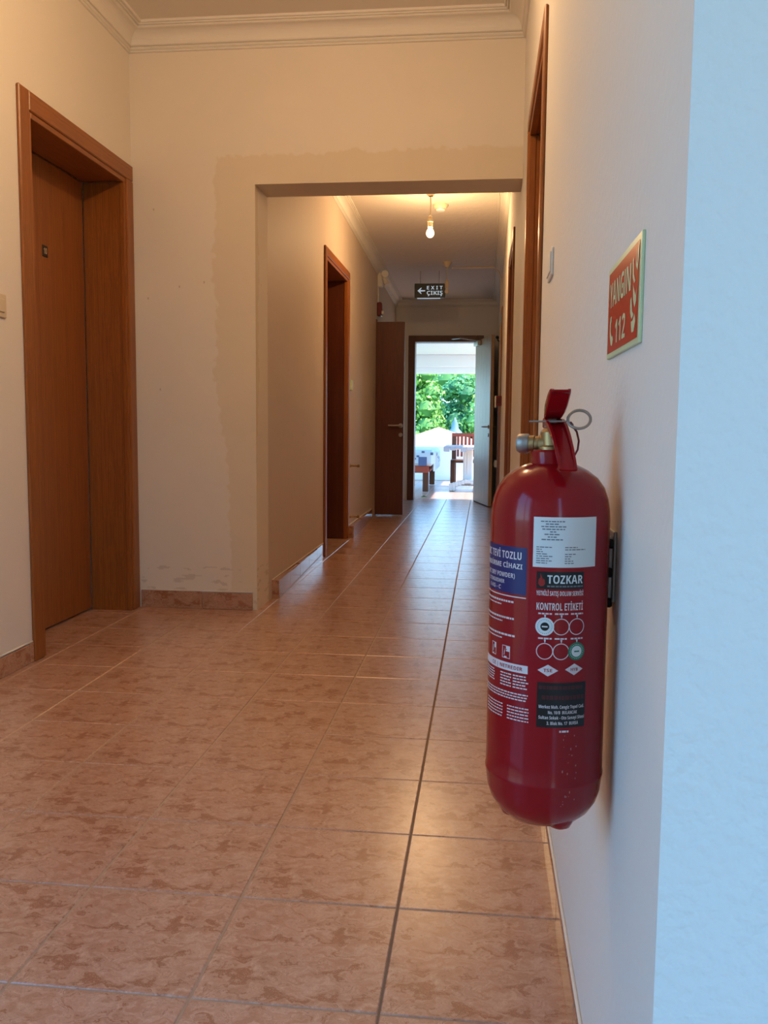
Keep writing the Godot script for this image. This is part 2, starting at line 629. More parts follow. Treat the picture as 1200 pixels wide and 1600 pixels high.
# a door set in a wall whose face is the plane x = xw; n is the side the room lies on (+1: room towards +x)
func side_door(called: String, label: String, xw: float, n: float, z0: float, z1: float, top: float, depth: float, tw := 0.062, proud := 0.014, wood := "wood", inner := "wood") -> Node3D:
	var t := thing(called, label, "door", P(xw, 0, (z0 + z1) * 0.5), "", "structure")
	var st := new_st()
	bx(st, xw, xw + n * proud, 0.0, top, z0, z0 + tw, 0.004)
	put("casing", st, M[wood], t)
	st = new_st()
	bx(st, xw, xw + n * proud, 0.0, top - tw, z1 - tw, z1, 0.004)
	put("casing", st, M[wood], t)
	st = new_st()
	bx(st, xw, xw + n * proud, top - tw, top, z0 + tw, z1, 0.004)
	put("casing", st, M[wood + "_across" if wood == "wood" else wood], t)
	# inner step of the casing
	var e := 0.022
	var st2 := new_st()
	bx(st2, xw - n * 0.02, xw + n * proud * 0.45, 0.0, top - tw, z0 + tw, z0 + tw + e, 0.002)
	put("stop", st2, M[wood], t)
	st2 = new_st()
	bx(st2, xw - n * 0.02, xw + n * proud * 0.45, 0.0, top - tw - e, z1 - tw - e, z1 - tw, 0.002)
	put("stop", st2, M[wood], t)
	st2 = new_st()
	bx(st2, xw - n * 0.02, xw + n * proud * 0.45, top - tw - e, top - tw, z0 + tw + e, z1 - tw, 0.002)
	put("stop", st2, M[wood + "_across" if wood == "wood" else wood], t)
	# jambs lining the reveal
	var d := xw - n * depth
	st = new_st()
	bx(st, d, xw - n * 0.02, 0.0, top - tw - e, z0 + tw, z0 + tw + e - 0.003, 0.001)
	put("jamb", st, M[inner], t)
	st = new_st()
	bx(st, d, xw - n * 0.02, 0.0, top - tw - e, z1 - tw - e + 0.003, z1 - tw, 0.001)
	put("jamb", st, M[inner], t)
	st = new_st()
	bx(st, d, xw - n * 0.02, top - tw - e + 0.003, top - tw, z0 + tw + e, z1 - tw - e, 0.001)
	put("jamb", st, M[wood], t)
	# leaf
	st = new_st()
	bx(st, d, d - n * 0.04, 0.010, top - tw - e - 0.001, z0 + tw + e, z1 - tw - e - 0.004, 0.002)
	put("leaf", st, M[inner], t)
	return t


# wall boxes around a door niche
func niche(st: SurfaceTool, x_face: float, x_back: float, z0: float, z1: float, top: float, wall_top: float, za: float, zb: float, depth: float) -> void:
	# wall from za to zb with a niche between z0 and z1
	bx(st, x_face, x_back, -0.1, wall_top, za, z0)
	bx(st, x_face, x_back, -0.1, wall_top, z1, zb)
	bx(st, x_face, x_back, top, wall_top, z0, z1)
	var xn := x_face + signf(x_back - x_face) * depth
	bx(st, xn, x_back, -0.1, top, z0, z1)


func corridor_ceiling(z: float) -> float:
	return 2.655 - (z - 6.5) * 0.034


# row of skirting tiles along a wall: from (x0, z0) to (x1, z1), standing out by the normal
func skirting(called: String, label: String, a: Vector2, b: Vector2, nrm: Vector2, h: float, out: float, first := 0.31, out_far := -1.0) -> void:
	var t := thing(called, label, "baseboard", P(a.x, 0, a.y), "", "structure")
	var len := a.distance_to(b)
	var d := (b - a) / len
	var s := 0.0
	var k := 0
	while s < len - 0.004:
		var e := minf(len, s + (first if k == 0 else T))
		var p0 := a + d * (s + 0.0015)
		var p1 := a + d * (e - 0.0015) + nrm * out
		var st := new_st()
		var top := h - 0.003 * (k % 2)
		if out_far < 0.0:
			bx(st, p0.x, p1.x, 0.0, top, p0.y, p1.y, 0.002)
		else:
			# a run that is not quite parallel to the wall
			var w0 := a + d * (s + 0.0015)
			var w1 := a + d * (e - 0.0015)
			var f0 := w0 + nrm * lerpf(out, out_far, s / len)
			var f1 := w1 + nrm * lerpf(out, out_far, e / len)
			var foot := [w0, f0, f1, w1]
			var mid := P((w0.x + f1.x) * 0.5, top * 0.5, (w0.y + f1.y) * 0.5)
			for i in 4:
				var u: Vector2 = foot[i]
				var v: Vector2 = foot[(i + 1) % 4]
				quad(st, P(u.x, 0, u.y), P(v.x, 0, v.y), P(v.x, top, v.y), P(u.x, top, u.y), mid)
			quad(st, P(w0.x, top, w0.y), P(f0.x, top, f0.y), P(f1.x, top, f1.y), P(w1.x, top, w1.y), mid)
		put("tile", st, M["tile_plain"], t)
		s = e
		k += 1
	# bead of filler along the top
	var sf := new_st()
	var q0 := a
	var q1 := b + nrm * (out if out_far < 0.0 else out_far) * 0.7
	bx(sf, q0.x, q1.x, h, h + 0.006, q0.y, q1.y, 0.002)
	put("filler", sf, M["wall_paint"], t)


# ---------------------------------------------------------------- main
func _ready() -> void:
	rng.seed = 20240
	# camera
	var cam := Camera3D.new()
	cam.name = "camera"
	cam.position = Vector3(0, 0.9255, 0)
	cam.rotation_order = EULER_ORDER_YXZ
	cam.rotation = Vector3(-0.09668863, 0.11154983, 0.00907396)
	cam.fov = 60.40704
	cam.near = 0.05
	cam.far = 400.0
	add_child(cam)
	cam.current = true
	# sky, exposure
	var we := WorldEnvironment.new()
	we.name = "environment"
	var e := Environment.new()
	e.background_mode = Environment.BG_SKY
	var sky := ProceduralSkyMaterial.new()
	sky.sky_top_color = Color(0.32, 0.62, 0.92)
	sky.sky_horizon_color = Color(0.72, 0.92, 0.99)
	sky.sky_curve = 0.14
	sky.ground_horizon_color = Color(0.56, 0.70, 0.76)
	sky.ground_bottom_color = Color(0.40, 0.42, 0.38)
	sky.energy_multiplier = 6.2
	e.sky = Sky.new()
	e.sky.sky_material = sky
	e.tonemap_mode = Environment.TONE_MAPPER_LINEAR
	e.tonemap_exposure = 1.0
	e.sdfgi_enabled = true
	e.ssao_enabled = true
	e.ssil_enabled = true
	we.environment = e
	add_child(we)
	# sun, high on the right of the building
	var sun := DirectionalLight3D.new()
	sun.name = "sun"
	sun.light_color = Color(1.0, 0.96, 0.88)
	sun.light_energy = 4.0
	sun.light_angular_distance = 0.6
	sun.shadow_enabled = true
	sun.sky_mode = DirectionalLight3D.SKY_MODE_LIGHT_ONLY
	add_child(sun)
	sun.look_at_from_position(Vector3(10, 17, -9.5), Vector3(0, 0, -10), Vector3.UP)

	make_materials()
	build_shell()
	build_floor()
	build_doors()
	build_end_door()
	build_terrace()
	build_outside()
	build_extinguisher()
	build_fire_sign()
	build_lamps()
	build_fittings()


func build_shell() -> void:
	var st := new_st()
	# left wall of the lobby, with the niche of door 10
	niche(st, XL, XL - 0.5, 3.191 + 0.05, 4.251 - 0.05, 2.172 - 0.05, HC, 0.45, ZW, 0.26)
	bx(st, XL, XL - 0.25, 2.35, HC, -1.3, 0.45)
	bx(st, XL, XL - 0.25, -0.1, HC, -1.3, -1.2)
	struct("wall_left", st, M["wall_paint"], "warm cream lobby wall on the left holding the wooden door numbered 10", "wall")
	st = new_st()
	bx(st, XL - 0.5, XO, -0.1, HC, ZW, ZW2)
	bx(st, XO, XR, YO, HC, ZW, ZW2)
	struct("wall_front", st, M["wall_patched"], "cream wall facing the viewer with a wide opening and patched plaster round it", "wall")
	st = new_st()
	niche(st, XO, XO - 0.45, 6.1 + 0.045, 7.21 - 0.045, 2.165 - 0.045, 2.9, ZW2, ZE + 0.2, 0.30)
	struct("wall_corridor_left", st, M["wall_rough"], "rough plastered left wall of the narrow corridor beyond the opening", "wall")
	st = new_st()
	# right wall with three door niches
	niche(st, XR, XR + 0.45, 2.593 + 0.05, 3.551 - 0.05, 2.097 - 0.05, 2.9, ZC, 4.8, 0.26)
	niche(st, XR, XR + 0.45, 5.2 + 0.05, 6.2 - 0.05, 2.07 - 0.05, 2.9, 4.8, 7.6, 0.26)
	niche(st, XR, XR + 0.45, 8.45 + 0.05, 9.4 - 0.05, 2.06 - 0.05, 2.9, 7.6, ZE + 0.2, 0.26)
	struct("wall_right", st, M["wall_roller"], "long right wall carrying the fire extinguisher and the red sign", "wall")
	st = new_st()
	bx(st, XR + 0.45, 3.2, -0.1, HC, ZC, ZC + 0.3)
	bx(st, XR + 0.0001, XR + 0.46, -0.1, HC, ZC - 0.0003, ZC + 0.1)
	struct("wall_return", st, M["wall_peel"], "pale blue daylit wall face round the corner at the right edge", "wall")
	st = new_st()
	bx(st, 3.0, 3.3, -0.1, HC, -1.3, ZC)
	struct("wall_side", st, M["wall_roller"], "hall wall far round the corner on the right", "wall")
	# window wall behind the camera
	st = new_st()
	bx(st, XL - 0.5, 0.55, -0.1, HC, -1.55, -1.3)
	bx(st, 2.85, 3.3, -0.1, HC, -1.55, -1.3)
	bx(st, 0.55, 2.85, 2.55, HC, -1.55, -1.3)
	struct("wall_back", st, M["wall_roller"], "hall wall behind the viewer with a glazed balcony door", "wall")
	var w := thing("window_1", "wide balcony door behind the viewer that lets in the daylight", "window", P(1.7, 0, -1.42), "", "structure")
	for x in [0.55, 1.67, 2.79]:
		st = new_st()
		bx(st, x, x + 0.06, 0.0, 2.55, -1.45, -1.39, 0.004)
		put("mullion", st, M["white_metal"], w)
	for y in [0.0, 2.49]:
		st = new_st()
		bx(st, 0.61, 2.79, y, y + 0.06, -1.448, -1.392, 0.004)
		put("rail", st, M["white_metal"], w)
	w = thing("window_2", "balcony door in the left wall beside the viewer, outside the picture", "window", P(XL - 0.12, 0, -0.4), "", "structure")
	for z in [-1.2, -0.405, 0.39]:
		st = new_st()
		bx(st, XL - 0.15, XL - 0.09, 0.0, 2.35, z, z + 0.06, 0.004)
		put("mullion", st, M["white_metal"], w)
	for y in [0.0, 2.29]:
		st = new_st()
		bx(st, XL - 0.148, XL - 0.092, y, y + 0.06, -1.14, 0.39, 0.004)
		put("rail", st, M["white_metal"], w)
	# ceilings
	st = new_st()
	bx(st, XL - 0.5, 3.3, HC, HC + 0.2, -1.55, ZW2)
	struct("ceiling", st, M["ceiling_paint"], "warm lit plaster ceiling over the lobby", "ceiling")
	st = new_st()
	var ya := corridor_ceiling(ZW2)
	var yb := corridor_ceiling(ZE)
	var q := [P(XO - 0.3, ya, ZW2), P(XR + 0.3, ya, ZW2), P(XR + 0.3, yb, ZE), P(XO - 0.3, yb, ZE)]
	var up := Vector3.UP * 0.3
	var mid := P(-0.5, 2.7, 8)
	quad(st, q[0], q[1], q[2], q[3], mid)
	quad(st, q[0] + up, q[1] + up, q[2] + up, q[3] + up, mid)
	for k in 4:
		quad(st, q[k], q[(k + 1) % 4], q[(k + 1) % 4] + up, q[k] + up, mid)
	struct("ceiling_corridor", st, M["ceiling_rough"], "uneven plaster ceiling of the corridor with a bare bulb", "ceiling")
	# end wall round the far door
	st = new_st()
	bx(st, XO - 0.3, -0.93, -0.1, 2.9, ZE, ZE + 0.2)
	bx(st, -0.035, XR + 0.3, -0.1, 2.9, ZE, ZE + 0.2)
	bx(st, -0.93, -0.035, 2.04, 2.9, ZE, ZE + 0.2)
	struct("wall_corridor_end", st, M["wall_paint"], "short wall at the far end of the corridor above the open terrace door", "wall")
	# crown mouldings
	st = new_st()
	crown(st, [[XL, -1.3, HC], [XL, ZW, HC], [XR, ZW, HC], [XR, ZC, HC], [3.0, ZC, HC]], -1.0)
	struct("trim_1", st, M["plaster_white"], "stepped plaster crown moulding running round the lobby ceiling", "moulding")
	st = new_st()
	crown(st, [[XO, ZW2, ya], [XO, ZE, yb], [XR, ZE, yb], [XR, ZW2, ya]], -1.0, 0.80)
	struct("trim_2", st, M["plaster_white"], "plaster crown moulding running along both sides of the corridor ceiling", "moulding")
	# skirting
	skirting("baseboard_left", "low skirting tiles under the left wall before the door numbered 10", Vector2(XL, 0.1), Vector2(XL, 3.191), Vector2(1, 0), 0.078, 0.009, 0.27)
	skirting("baseboard_front", "brown skirting tiles between the door numbered 10 and the opening", Vector2(XL + 0.016, ZW), Vector2(XO - 0.02, ZW), Vector2(0, -1), 0.088, 0.009, 0.32)
	skirting("baseboard_right", "skirting tiles along the right wall below the extinguisher", Vector2(XR, ZC), Vector2(XR, 2.593), Vector2(-1, 0), 0.075, 0.008, 0.2)
	skirting("baseboard_right", "skirting tiles at the foot of the right wall past the nearest door", Vector2(XR, 3.551), Vector2(XR, 5.2), Vector2(-1, 0), 0.075, 0.008)
	skirting("baseboard_corridor", "shiny skirting tiles catching blue light before the corridor's left door", Vector2(XO, 4.575), Vector2(XO, 6.1), Vector2(1, 0), 0.098, 0.040, 0.31, 0.006)
	skirting("baseboard_corridor", "shiny skirting tiles catching blue light past the corridor's left door", Vector2(XO, 7.21), Vector2(XO, 8.75), Vector2(1, 0), 0.098, 0.055, 0.31, 0.015)


func tile_mesh(turn: bool, m: Material) -> ArrayMesh:
	var h := T * 0.5 - 0.0021
	var st := SurfaceTool.new()
	st.begin(Mesh.PRIMITIVE_TRIANGLES)
	st.set_smooth_group(-1)
	var b := 0.0018
	var top := [Vector3(-h + b, 0, -h + b), Vector3(h - b, 0, -h + b), Vector3(h - b, 0, h - b), Vector3(-h + b, 0, h - b)]
	var rim := [Vector3(-h, -b, -h), Vector3(h, -b, -h), Vector3(h, -b, h), Vector3(-h, -b, h)]
	var uv := func(p: Vector3) -> Vector2:
		var q := Vector2(p.x / T + 0.5, p.z / T + 0.5)
		return Vector2.ONE - q if turn else q
	var add := func(a: Vector3, b2: Vector3, c: Vector3) -> void:
		for p in [a, b2, c]:
			st.set_uv(uv.call(p))
			st.add_vertex(p)
	add.call(top[0], top[1], top[2])
	add.call(top[0], top[2], top[3])
	for k in 4:
		var j := (k + 1) % 4
		var d := Vector3(0, -0.007, 0)
		add.call(rim[k], rim[j], top[j])
		add.call(rim[k], top[j], top[k])
		add.call(rim[k] + d, rim[j] + d, rim[j])
		add.call(rim[k] + d, rim[j], rim[k])
	st.generate_normals()
	var r := st.commit()
	r.surface_set_material(0, m)
	return r


func build_floor() -> void:
	var st := new_st()
	bx(st, XL - 0.5, 3.3, -0.12, -0.0022, -1.55, ZW2)
	bx(st, XO - 0.4, XR + 0.4, -0.12, -0.0022, ZW2, ZE + 0.2)
	var f := struct("floor", st, M["grout"], "glossy mottled pinkish beige floor tiles leading down the corridor", "floor")
	var kinds := []
	for k in 4:
		kinds.append(tile_mesh(k % 2 == 1, M["tile_%d" % (k / 2)]))
	for j in 37:
		for k in (range(-6, 1) if j < 14 else range(-4, 1)):
			var o := MeshInstance3D.new()
			o.name = "tile" if f.get_child_count() == 0 else "tile_%03d" % f.get_child_count()
			o.mesh = kinds[rng.randi_range(0, 3) if rng.randf() < 0.45 else 0]
			o.position = Vector3(TX + T * (k + 0.5), rng.randf_range(-0.0004, 0.0), -(TZ + T * (j + 0.5)))
			f.add_child(o)
	st = new_st()
	for seg in 18:
		bx(st, TX - 0.0021, TX + 0.0021, -0.003, -0.0016 - 0.0002 * (seg % 3), 0.6 + 0.25 * seg, 0.852 + 0.25 * seg)
	tag(part("dirty_joint", done(st), M["grout_dark"], f), "darker dirty joint between two rows of tiles")
	# hall floor round the corner and behind the camera
	st = new_st()
	var r := new_st()
	var src: ArrayMesh = kinds[0]
	for j in range(-5, 3):
		for k in range(-6, 10):
			if k <= 0 and j >= 0:
				continue
			r.append_from(src, 0, Transform3D(Basis(), Vector3(TX + T * (k + 0.5), 0, -(TZ + T * (j + 0.5)))))
	var h := part("hall_tiles", r.commit(), M["tile_0"], f)
	tag(h, "", "", "", "stuff")


func build_doors() -> void:
	var d := side_door("door_1", "wooden room door numbered 10 in a deep frame on the left", XL, 1.0, 3.191, 4.251, 2.172, 0.20, 0.074)
	var st := new_st()
	var xd := XL - 0.20
	bx(st, xd, xd + 0.003, 1.655, 1.705, 3.745, 3.79, 0.001)
	var leaf: Node3D = d.get_node("leaf")
	var pl := put("number_plate", st, M["black_plastic"], leaf, d)
	tag(pl, "small dark plate with the number 10")
	st = new_st()
	var place := func(a: float, b: float) -> Vector3: return P(xd + 0.0036, 1.680 + b, 3.7675 + a)
	letters(st, "10", -0.014, -0.012, 0.026, 0.027, place)
	part("number", done(st), M["cream_plastic"], leaf)
	side_door("door_2", "recessed wooden door, leaf and side jambs coloured dark for shade, in the corridor's left wall", XO, 1.0, 6.1, 7.21, 2.165, 0.24, 0.06, 0.016, "wood", "wood_dark")  # darker wood on leaf and side jambs stands in for shade in the recess
	side_door("door_3", "nearest wooden door in the right wall, seen almost edge on", XR, -1.0, 2.593, 3.551, 2.097, 0.22, 0.05, 0.012)
	side_door("door_4", "second wooden door in the right wall, past the lintel", XR, -1.0, 5.2, 6.2, 2.07, 0.22, 0.05, 0.012)
	side_door("door_5", "farthest wooden door in the right wall, before the terrace door", XR, -1.0, 8.45, 9.4, 2.06, 0.22, 0.05, 0.012)


func lever_handle(parent: Node3D, _root: Node3D, at: Vector3, out: Vector3, along: Vector3, m: Material) -> void:
	var st := new_st()
	lathe(st, [Vector2(0.0, 0.0), Vector2(0.024, 0.0), Vector2(0.024, 0.006), Vector2(0.021, 0.009), Vector2(0.0, 0.009)], axis_to(at, out), 16)
	tube(st, [at, at + out * 0.045, at + out * 0.052 + along * 0.012, at + out * 0.052 + along * 0.125], 0.009, 10)
	part("handle", done(st), m, parent)
	st = new_st()
	var k := at + Vector3(0, -0.095, 0)
	lathe(st, [Vector2(0.0, 0.0), Vector2(0.022, 0.0), Vector2(0.022, 0.005), Vector2(0.018, 0.008), Vector2(0.0, 0.008)], axis_to(k, out), 16)
	part("lock_plate", done(st), m, parent)


func build_end_door() -> void:
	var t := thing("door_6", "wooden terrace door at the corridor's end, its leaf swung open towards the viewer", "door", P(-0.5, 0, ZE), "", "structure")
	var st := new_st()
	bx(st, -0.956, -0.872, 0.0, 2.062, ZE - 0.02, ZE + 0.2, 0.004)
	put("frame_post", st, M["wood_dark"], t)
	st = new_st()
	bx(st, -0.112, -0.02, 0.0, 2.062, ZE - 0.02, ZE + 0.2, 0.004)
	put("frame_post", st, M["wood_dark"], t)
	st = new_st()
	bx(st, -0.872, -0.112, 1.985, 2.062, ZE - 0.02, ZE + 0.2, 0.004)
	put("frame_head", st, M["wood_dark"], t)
	# leaf, hinged on the right post
	var hinge := P(-0.118, 0, ZE - 0.03)
	var free := P(0.064, 0, 10.29)
	var along := (free - hinge).normalized()
	var out := along.cross(Vector3.UP).normalized()
	if out.x > 0.0:
		out = -out
	var xf := Transform3D(Basis(along, Vector3.UP, along.cross(Vector3.UP)), hinge)
	var back := -1.0 if along.cross(Vector3.UP).dot(out) > 0.0 else 1.0
	st = new_st()
	box(st, Vector3(0, 0.012, minf(0.0, back * 0.04)), Vector3(0.85, 1.985, maxf(0.0, back * 0.04)), 0.002, xf)
	var leaf := put("leaf", st, M["wood_glare"], t)
	lever_handle(leaf, t, hinge + along * 0.79 + Vector3(0, 0.935, 0), out, -along, M["steel_dull"])
	lever_handle(leaf, t, hinge + along * 0.79 + Vector3(0, 0.935, 0) - out * 0.04, -out, -along, M["steel_dull"])
	# closer with its folding arm
	st = new_st()
	var c0 := hinge + along * 0.12 + Vector3(0, 1.945, 0) + out * 0.022
	box(st, Vector3(0.08, 1.915, -back * 0.045), Vector3(0.32, 1.972, -back * 0.002), 0.006, xf)
	tube(st, [c0 + along * 0.06 + Vector3(0, 0.035, 0), P(-0.30, 1.995, 10.78), P(-0.42, 2.015, ZE - 0.03)], 0.008, 6)
	put("closer", st, M["steel"], t)
	# narrow second leaf standing open by the left wall
	var n := thing("door_7", "narrow dark brown door leaf standing open by the corridor's left wall", "door", P(-0.96, 0, 9.09), "", "structure")
	st = new_st()
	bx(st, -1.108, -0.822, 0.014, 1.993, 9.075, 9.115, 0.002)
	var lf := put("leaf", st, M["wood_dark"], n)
	lever_handle(lf, n, P(-0.852, 0.938, 9.075), Vector3(0, 0, 1), Vector3(-1, 0, 0), M["steel_dull"])
	st = new_st()
	bx(st, XO, XO + 0.008, 0.0, 2.02, 9.08, 9.16, 0.001)
	put("hinge_post", st, M["wood_dark"], n)


func build_terrace() -> void:
	# floor, parapet, roof slab and beam of the terrace
	var st := new_st()
	bx(st, -4.0, 3.5, -0.25, -0.012, ZE + 0.2, 15.7)
	var f := struct("floor_terrace", st, M["grout"], "pale tiled terrace floor outside the far door", "floor")
	var r := new_st()
	var src := tile_mesh(false, M["tile_0"])
	for j in range(0, 14):
		for k in range(-11, 11):
			r.append_from(src, 0, Transform3D(Basis(), Vector3(TX + T * (k + 0.5), -0.008, -(ZE + 0.36 + T * j))))
	tag(part("tiles", r.commit(), M["tile_0"], f), "", "", "", "stuff")
	st = new_st()
	bx(st, -4.0, 3.5, -0.25, 0.585, 15.49, 15.65, 0.01)
	bx(st, -4.0, 3.5, 0.0, 0.09, 15.478, 15.49, 0.002)
	struct("wall_terrace", st, M["terrace_white"], "low white parapet wall at the edge of the terrace", "wall")
	st = new_st()
	bx(st, -4.0, 0.6, 2.16, 2.4, ZE + 0.2, 15.75)
	struct("ceiling_terrace", st, M["terrace_white"], "white underside of the roof over the terrace", "ceiling")
	st = new_st()
	bx(st, -4.0, 0.6, 1.855, 2.16, 15.35, 15.62, 0.01)
	bx(st, -4.0, 0.6, 1.955, 2.16, 15.2, 15.35, 0.01)
	struct("trim_terrace", st, M["terrace_white"], "white edge beam under the terrace roof", "beam")
	# bench with a patterned cover
	var b := thing("covered_bench", "wooden bench with pale blue patterned cover on the terrace", "bench", P(-1.3, 0, 13.4))
	for q in [[-0.86, 12.62], [-0.86, 14.2], [-1.95, 12.62], [-1.95, 14.2]]:
		st = new_st()
		bx(st, q[0], q[0] + 0.085, 0.0, 0.36, q[1], q[1] + 0.085, 0.006)
		put("leg", st, M["brown_wood"], b)
	st = new_st()
	bx(st, -1.865, -0.775, 0.27, 0.37, 12.60, 12.64, 0.004)
	bx(st, -1.865, -0.775, 0.27, 0.37, 14.26, 14.30, 0.004)
	bx(st, -0.80, -0.765, 0.28, 0.37, 12.7, 14.2, 0.004)
	put("frame", st, M["red_wood"], b)
	st = new_st()
	bx(st, -1.98, -0.70, 0.37, 0.60, 12.58, 14.32, 0.04)
	# the overhang of the cover along the side
	bx(st, -0.715, -0.69, 0.29, 0.56, 12.64, 14.3, 0.01)
	var cov := put("cover", st, M["cloth_pale"], b)
	st = new_st()
	rng.seed = 77
	bx(st, -0.92, -0.80, 0.375, 0.50, 12.574, 12.579, 0.001)
	for k in 5:
		var x := rng.randf_range(-1.2, -0.74)
		var y := rng.randf_range(0.42, 0.56)
		bx(st, x, x + rng.randf_range(0.02, 0.05), y, y + rng.randf_range(0.015, 0.04), 12.574, 12.579, 0.001)
	for k in 7:
		var z := rng.randf_range(12.7, 14.1)
		var y := rng.randf_range(0.34, 0.5)
		bx(st, -0.6895, -0.687, y, y + rng.randf_range(0.02, 0.05), z, z + rng.randf_range(0.05, 0.12), 0.0005)
	var pt := part("pattern", done(st), M["cloth_navy"], cov)
	pt.position = -cov.position - b.position
	tag(pt, "", "", "", "stuff")
	# white garden table with a cloth
	var g := thing("garden_table", "white plastic pedestal table on the terrace", "table", P(-0.1, 0, 13.1))
	st = new_st()
	bx(st, -0.50, 0.32, 0.605, 0.63, 12.75, 13.5, 0.01)
	put("tabletop", st, M["garden_white"], g)
	st = new_st()
	bx(st, -0.29, -0.15, 0.10, 0.605, 12.98, 13.24, 0.015)
	bx(st, -0.235, -0.215, 0.25, 0.55, 12.972, 12.98, 0.002)
	put("pedestal", st, M["garden_white"], g)
	for s in [-1.0, 1.0]:
		st = new_st()
		# curved foot
		for k in 6:
			var a := k / 6.0
			var x0: float = -0.22 + s * a * 0.27
			var x1: float = -0.22 + s * (a + 1.0 / 6.0) * 0.27
			bx(st, x0, x1, (0.0 if k >= 4 else 0.05 + 0.015 * (4 - k)), 0.17 - 0.08 * a, 12.85, 12.97, 0.006)
			bx(st, x0, x1, 0.07, 0.16 - 0.08 * a, 12.97, 13.23, 0.006)
		put("foot", st, M["garden_white"], g)
	st = new_st()
	bx(st, -0.56, 0.4, 0.632, 0.655, 12.7, 13.55, 0.008)
	for k in 12:
		var x := -0.56 + 0.08 * k
		bx(st, x + 0.002, x + 0.078, 0.575 + 0.02 * (k % 3), 0.645, 12.694 + 0.004 * (k % 2), 12.704 + 0.004 * (k % 2), 0.003)
	for k in 8:
		var z := 12.7 + 0.105 * k
		bx(st, -0.568 + 0.004 * (k % 2), -0.558 + 0.004 * (k % 2), 0.58 + 0.015 * (k % 3), 0.645, z + 0.002, z + 0.103, 0.003)
	tag(put_top("tablecloth", st, M["cloth_grey"]), "greyish white cloth spread over the terrace table", "tablecloth")
	# wooden chair behind the table
	var c := thing("slatted_chair", "reddish brown wooden chair with slatted back behind the terrace table", "chair", P(-0.17, 0, 13.9))
	for q in [[-0.50, 13.62, 0.42], [0.0, 13.62, 0.42], [-0.50, 14.12, 0.80], [0.0, 14.12, 0.80]]:
		st = new_st()
		bx(st, q[0], q[0] + 0.07, 0.0, q[2], q[1], q[1] + 0.05, 0.004)
		put("leg", st, M["brown_wood"], c)
	st = new_st()
	bx(st, -0.50, 0.07, 0.38, 0.425, 13.62, 14.12, 0.006)
	put("seat", st, M["brown_wood"], c)
	st = new_st()
	bx(st, -0.50, 0.07, 0.78, 0.835, 14.115, 14.155, 0.006)
	put("top_rail", st, M["red_wood"], c)
	for k in 7:
		st = new_st()
		bx(st, -0.42 + 0.060 * k, -0.385 + 0.060 * k, 0.46, 0.785, 14.12, 14.14, 0.003)
		put("slat", st, M["red_wood"], c)
	# a leaf on the floor
	st = new_st()
	for k in 6:
		var a0 := TAU * k / 6.0
		var a1 := TAU * (k + 1) / 6.0
		var o := P(-0.77, 0.004, 11.62)
		tri(st, o + Vector3(0, 0.02, 0), o + Vector3(cos(a0) * 0.05, 0, sin(a0) * 0.03), o + Vector3(cos(a1) * 0.05, 0, sin(a1) * 0.03), o)
	tag(put_top("fallen_leaf", st, M["green_leaf"]), "small green leaf lying on the floor by the terrace door", "leaf")


func put_top(called: String, st: SurfaceTool, m: Material) -> MeshInstance3D:
	return part(called, done(st), m)


func hip_roof(st: SurfaceTool, x0: float, x1: float, z0: float, z1: float, y: float, rise: float) -> void:
	var w := minf(x1 - x0, z1 - z0) * 0.5
	var c := [P(x0, y, z0), P(x1, y, z0), P(x1, y, z1), P(x0, y, z1)]
	var r0: Vector3
	var r1: Vector3
	if x1 - x0 > z1 - z0:
		r0 = P(x0 + w, y + rise, (z0 + z1) * 0.5)
		r1 = P(x1 - w, y + rise, (z0 + z1) * 0.5)
	else:
		r0 = P((x0 + x1) * 0.5, y + rise, z0 + w)
		r1 = P((x0 + x1) * 0.5, y + rise, z1 - w)
	var mid := P((x0 + x1) * 0.5, y - 1.0, (z0 + z1) * 0.5)
	if x1 - x0 > z1 - z0:
		quad(st, c[0], c[1], r1, r0, mid)
		tri(st, c[1], c[2], r1, mid)
		quad(st, c[2], c[3], r0, r1, mid)
		tri(st, c[3], c[0], r0, mid)
	else:
		tri(st, c[0], c[1], r0, mid)
		quad(st, c[1], c[2], r1, r0, mid)
		tri(st, c[2], c[3], r1, mid)
		quad(st, c[3], c[0], r0, r1, mid)
	quad(st, c[0], c[1], c[2], c[3], mid + Vector3.UP * 2.0)


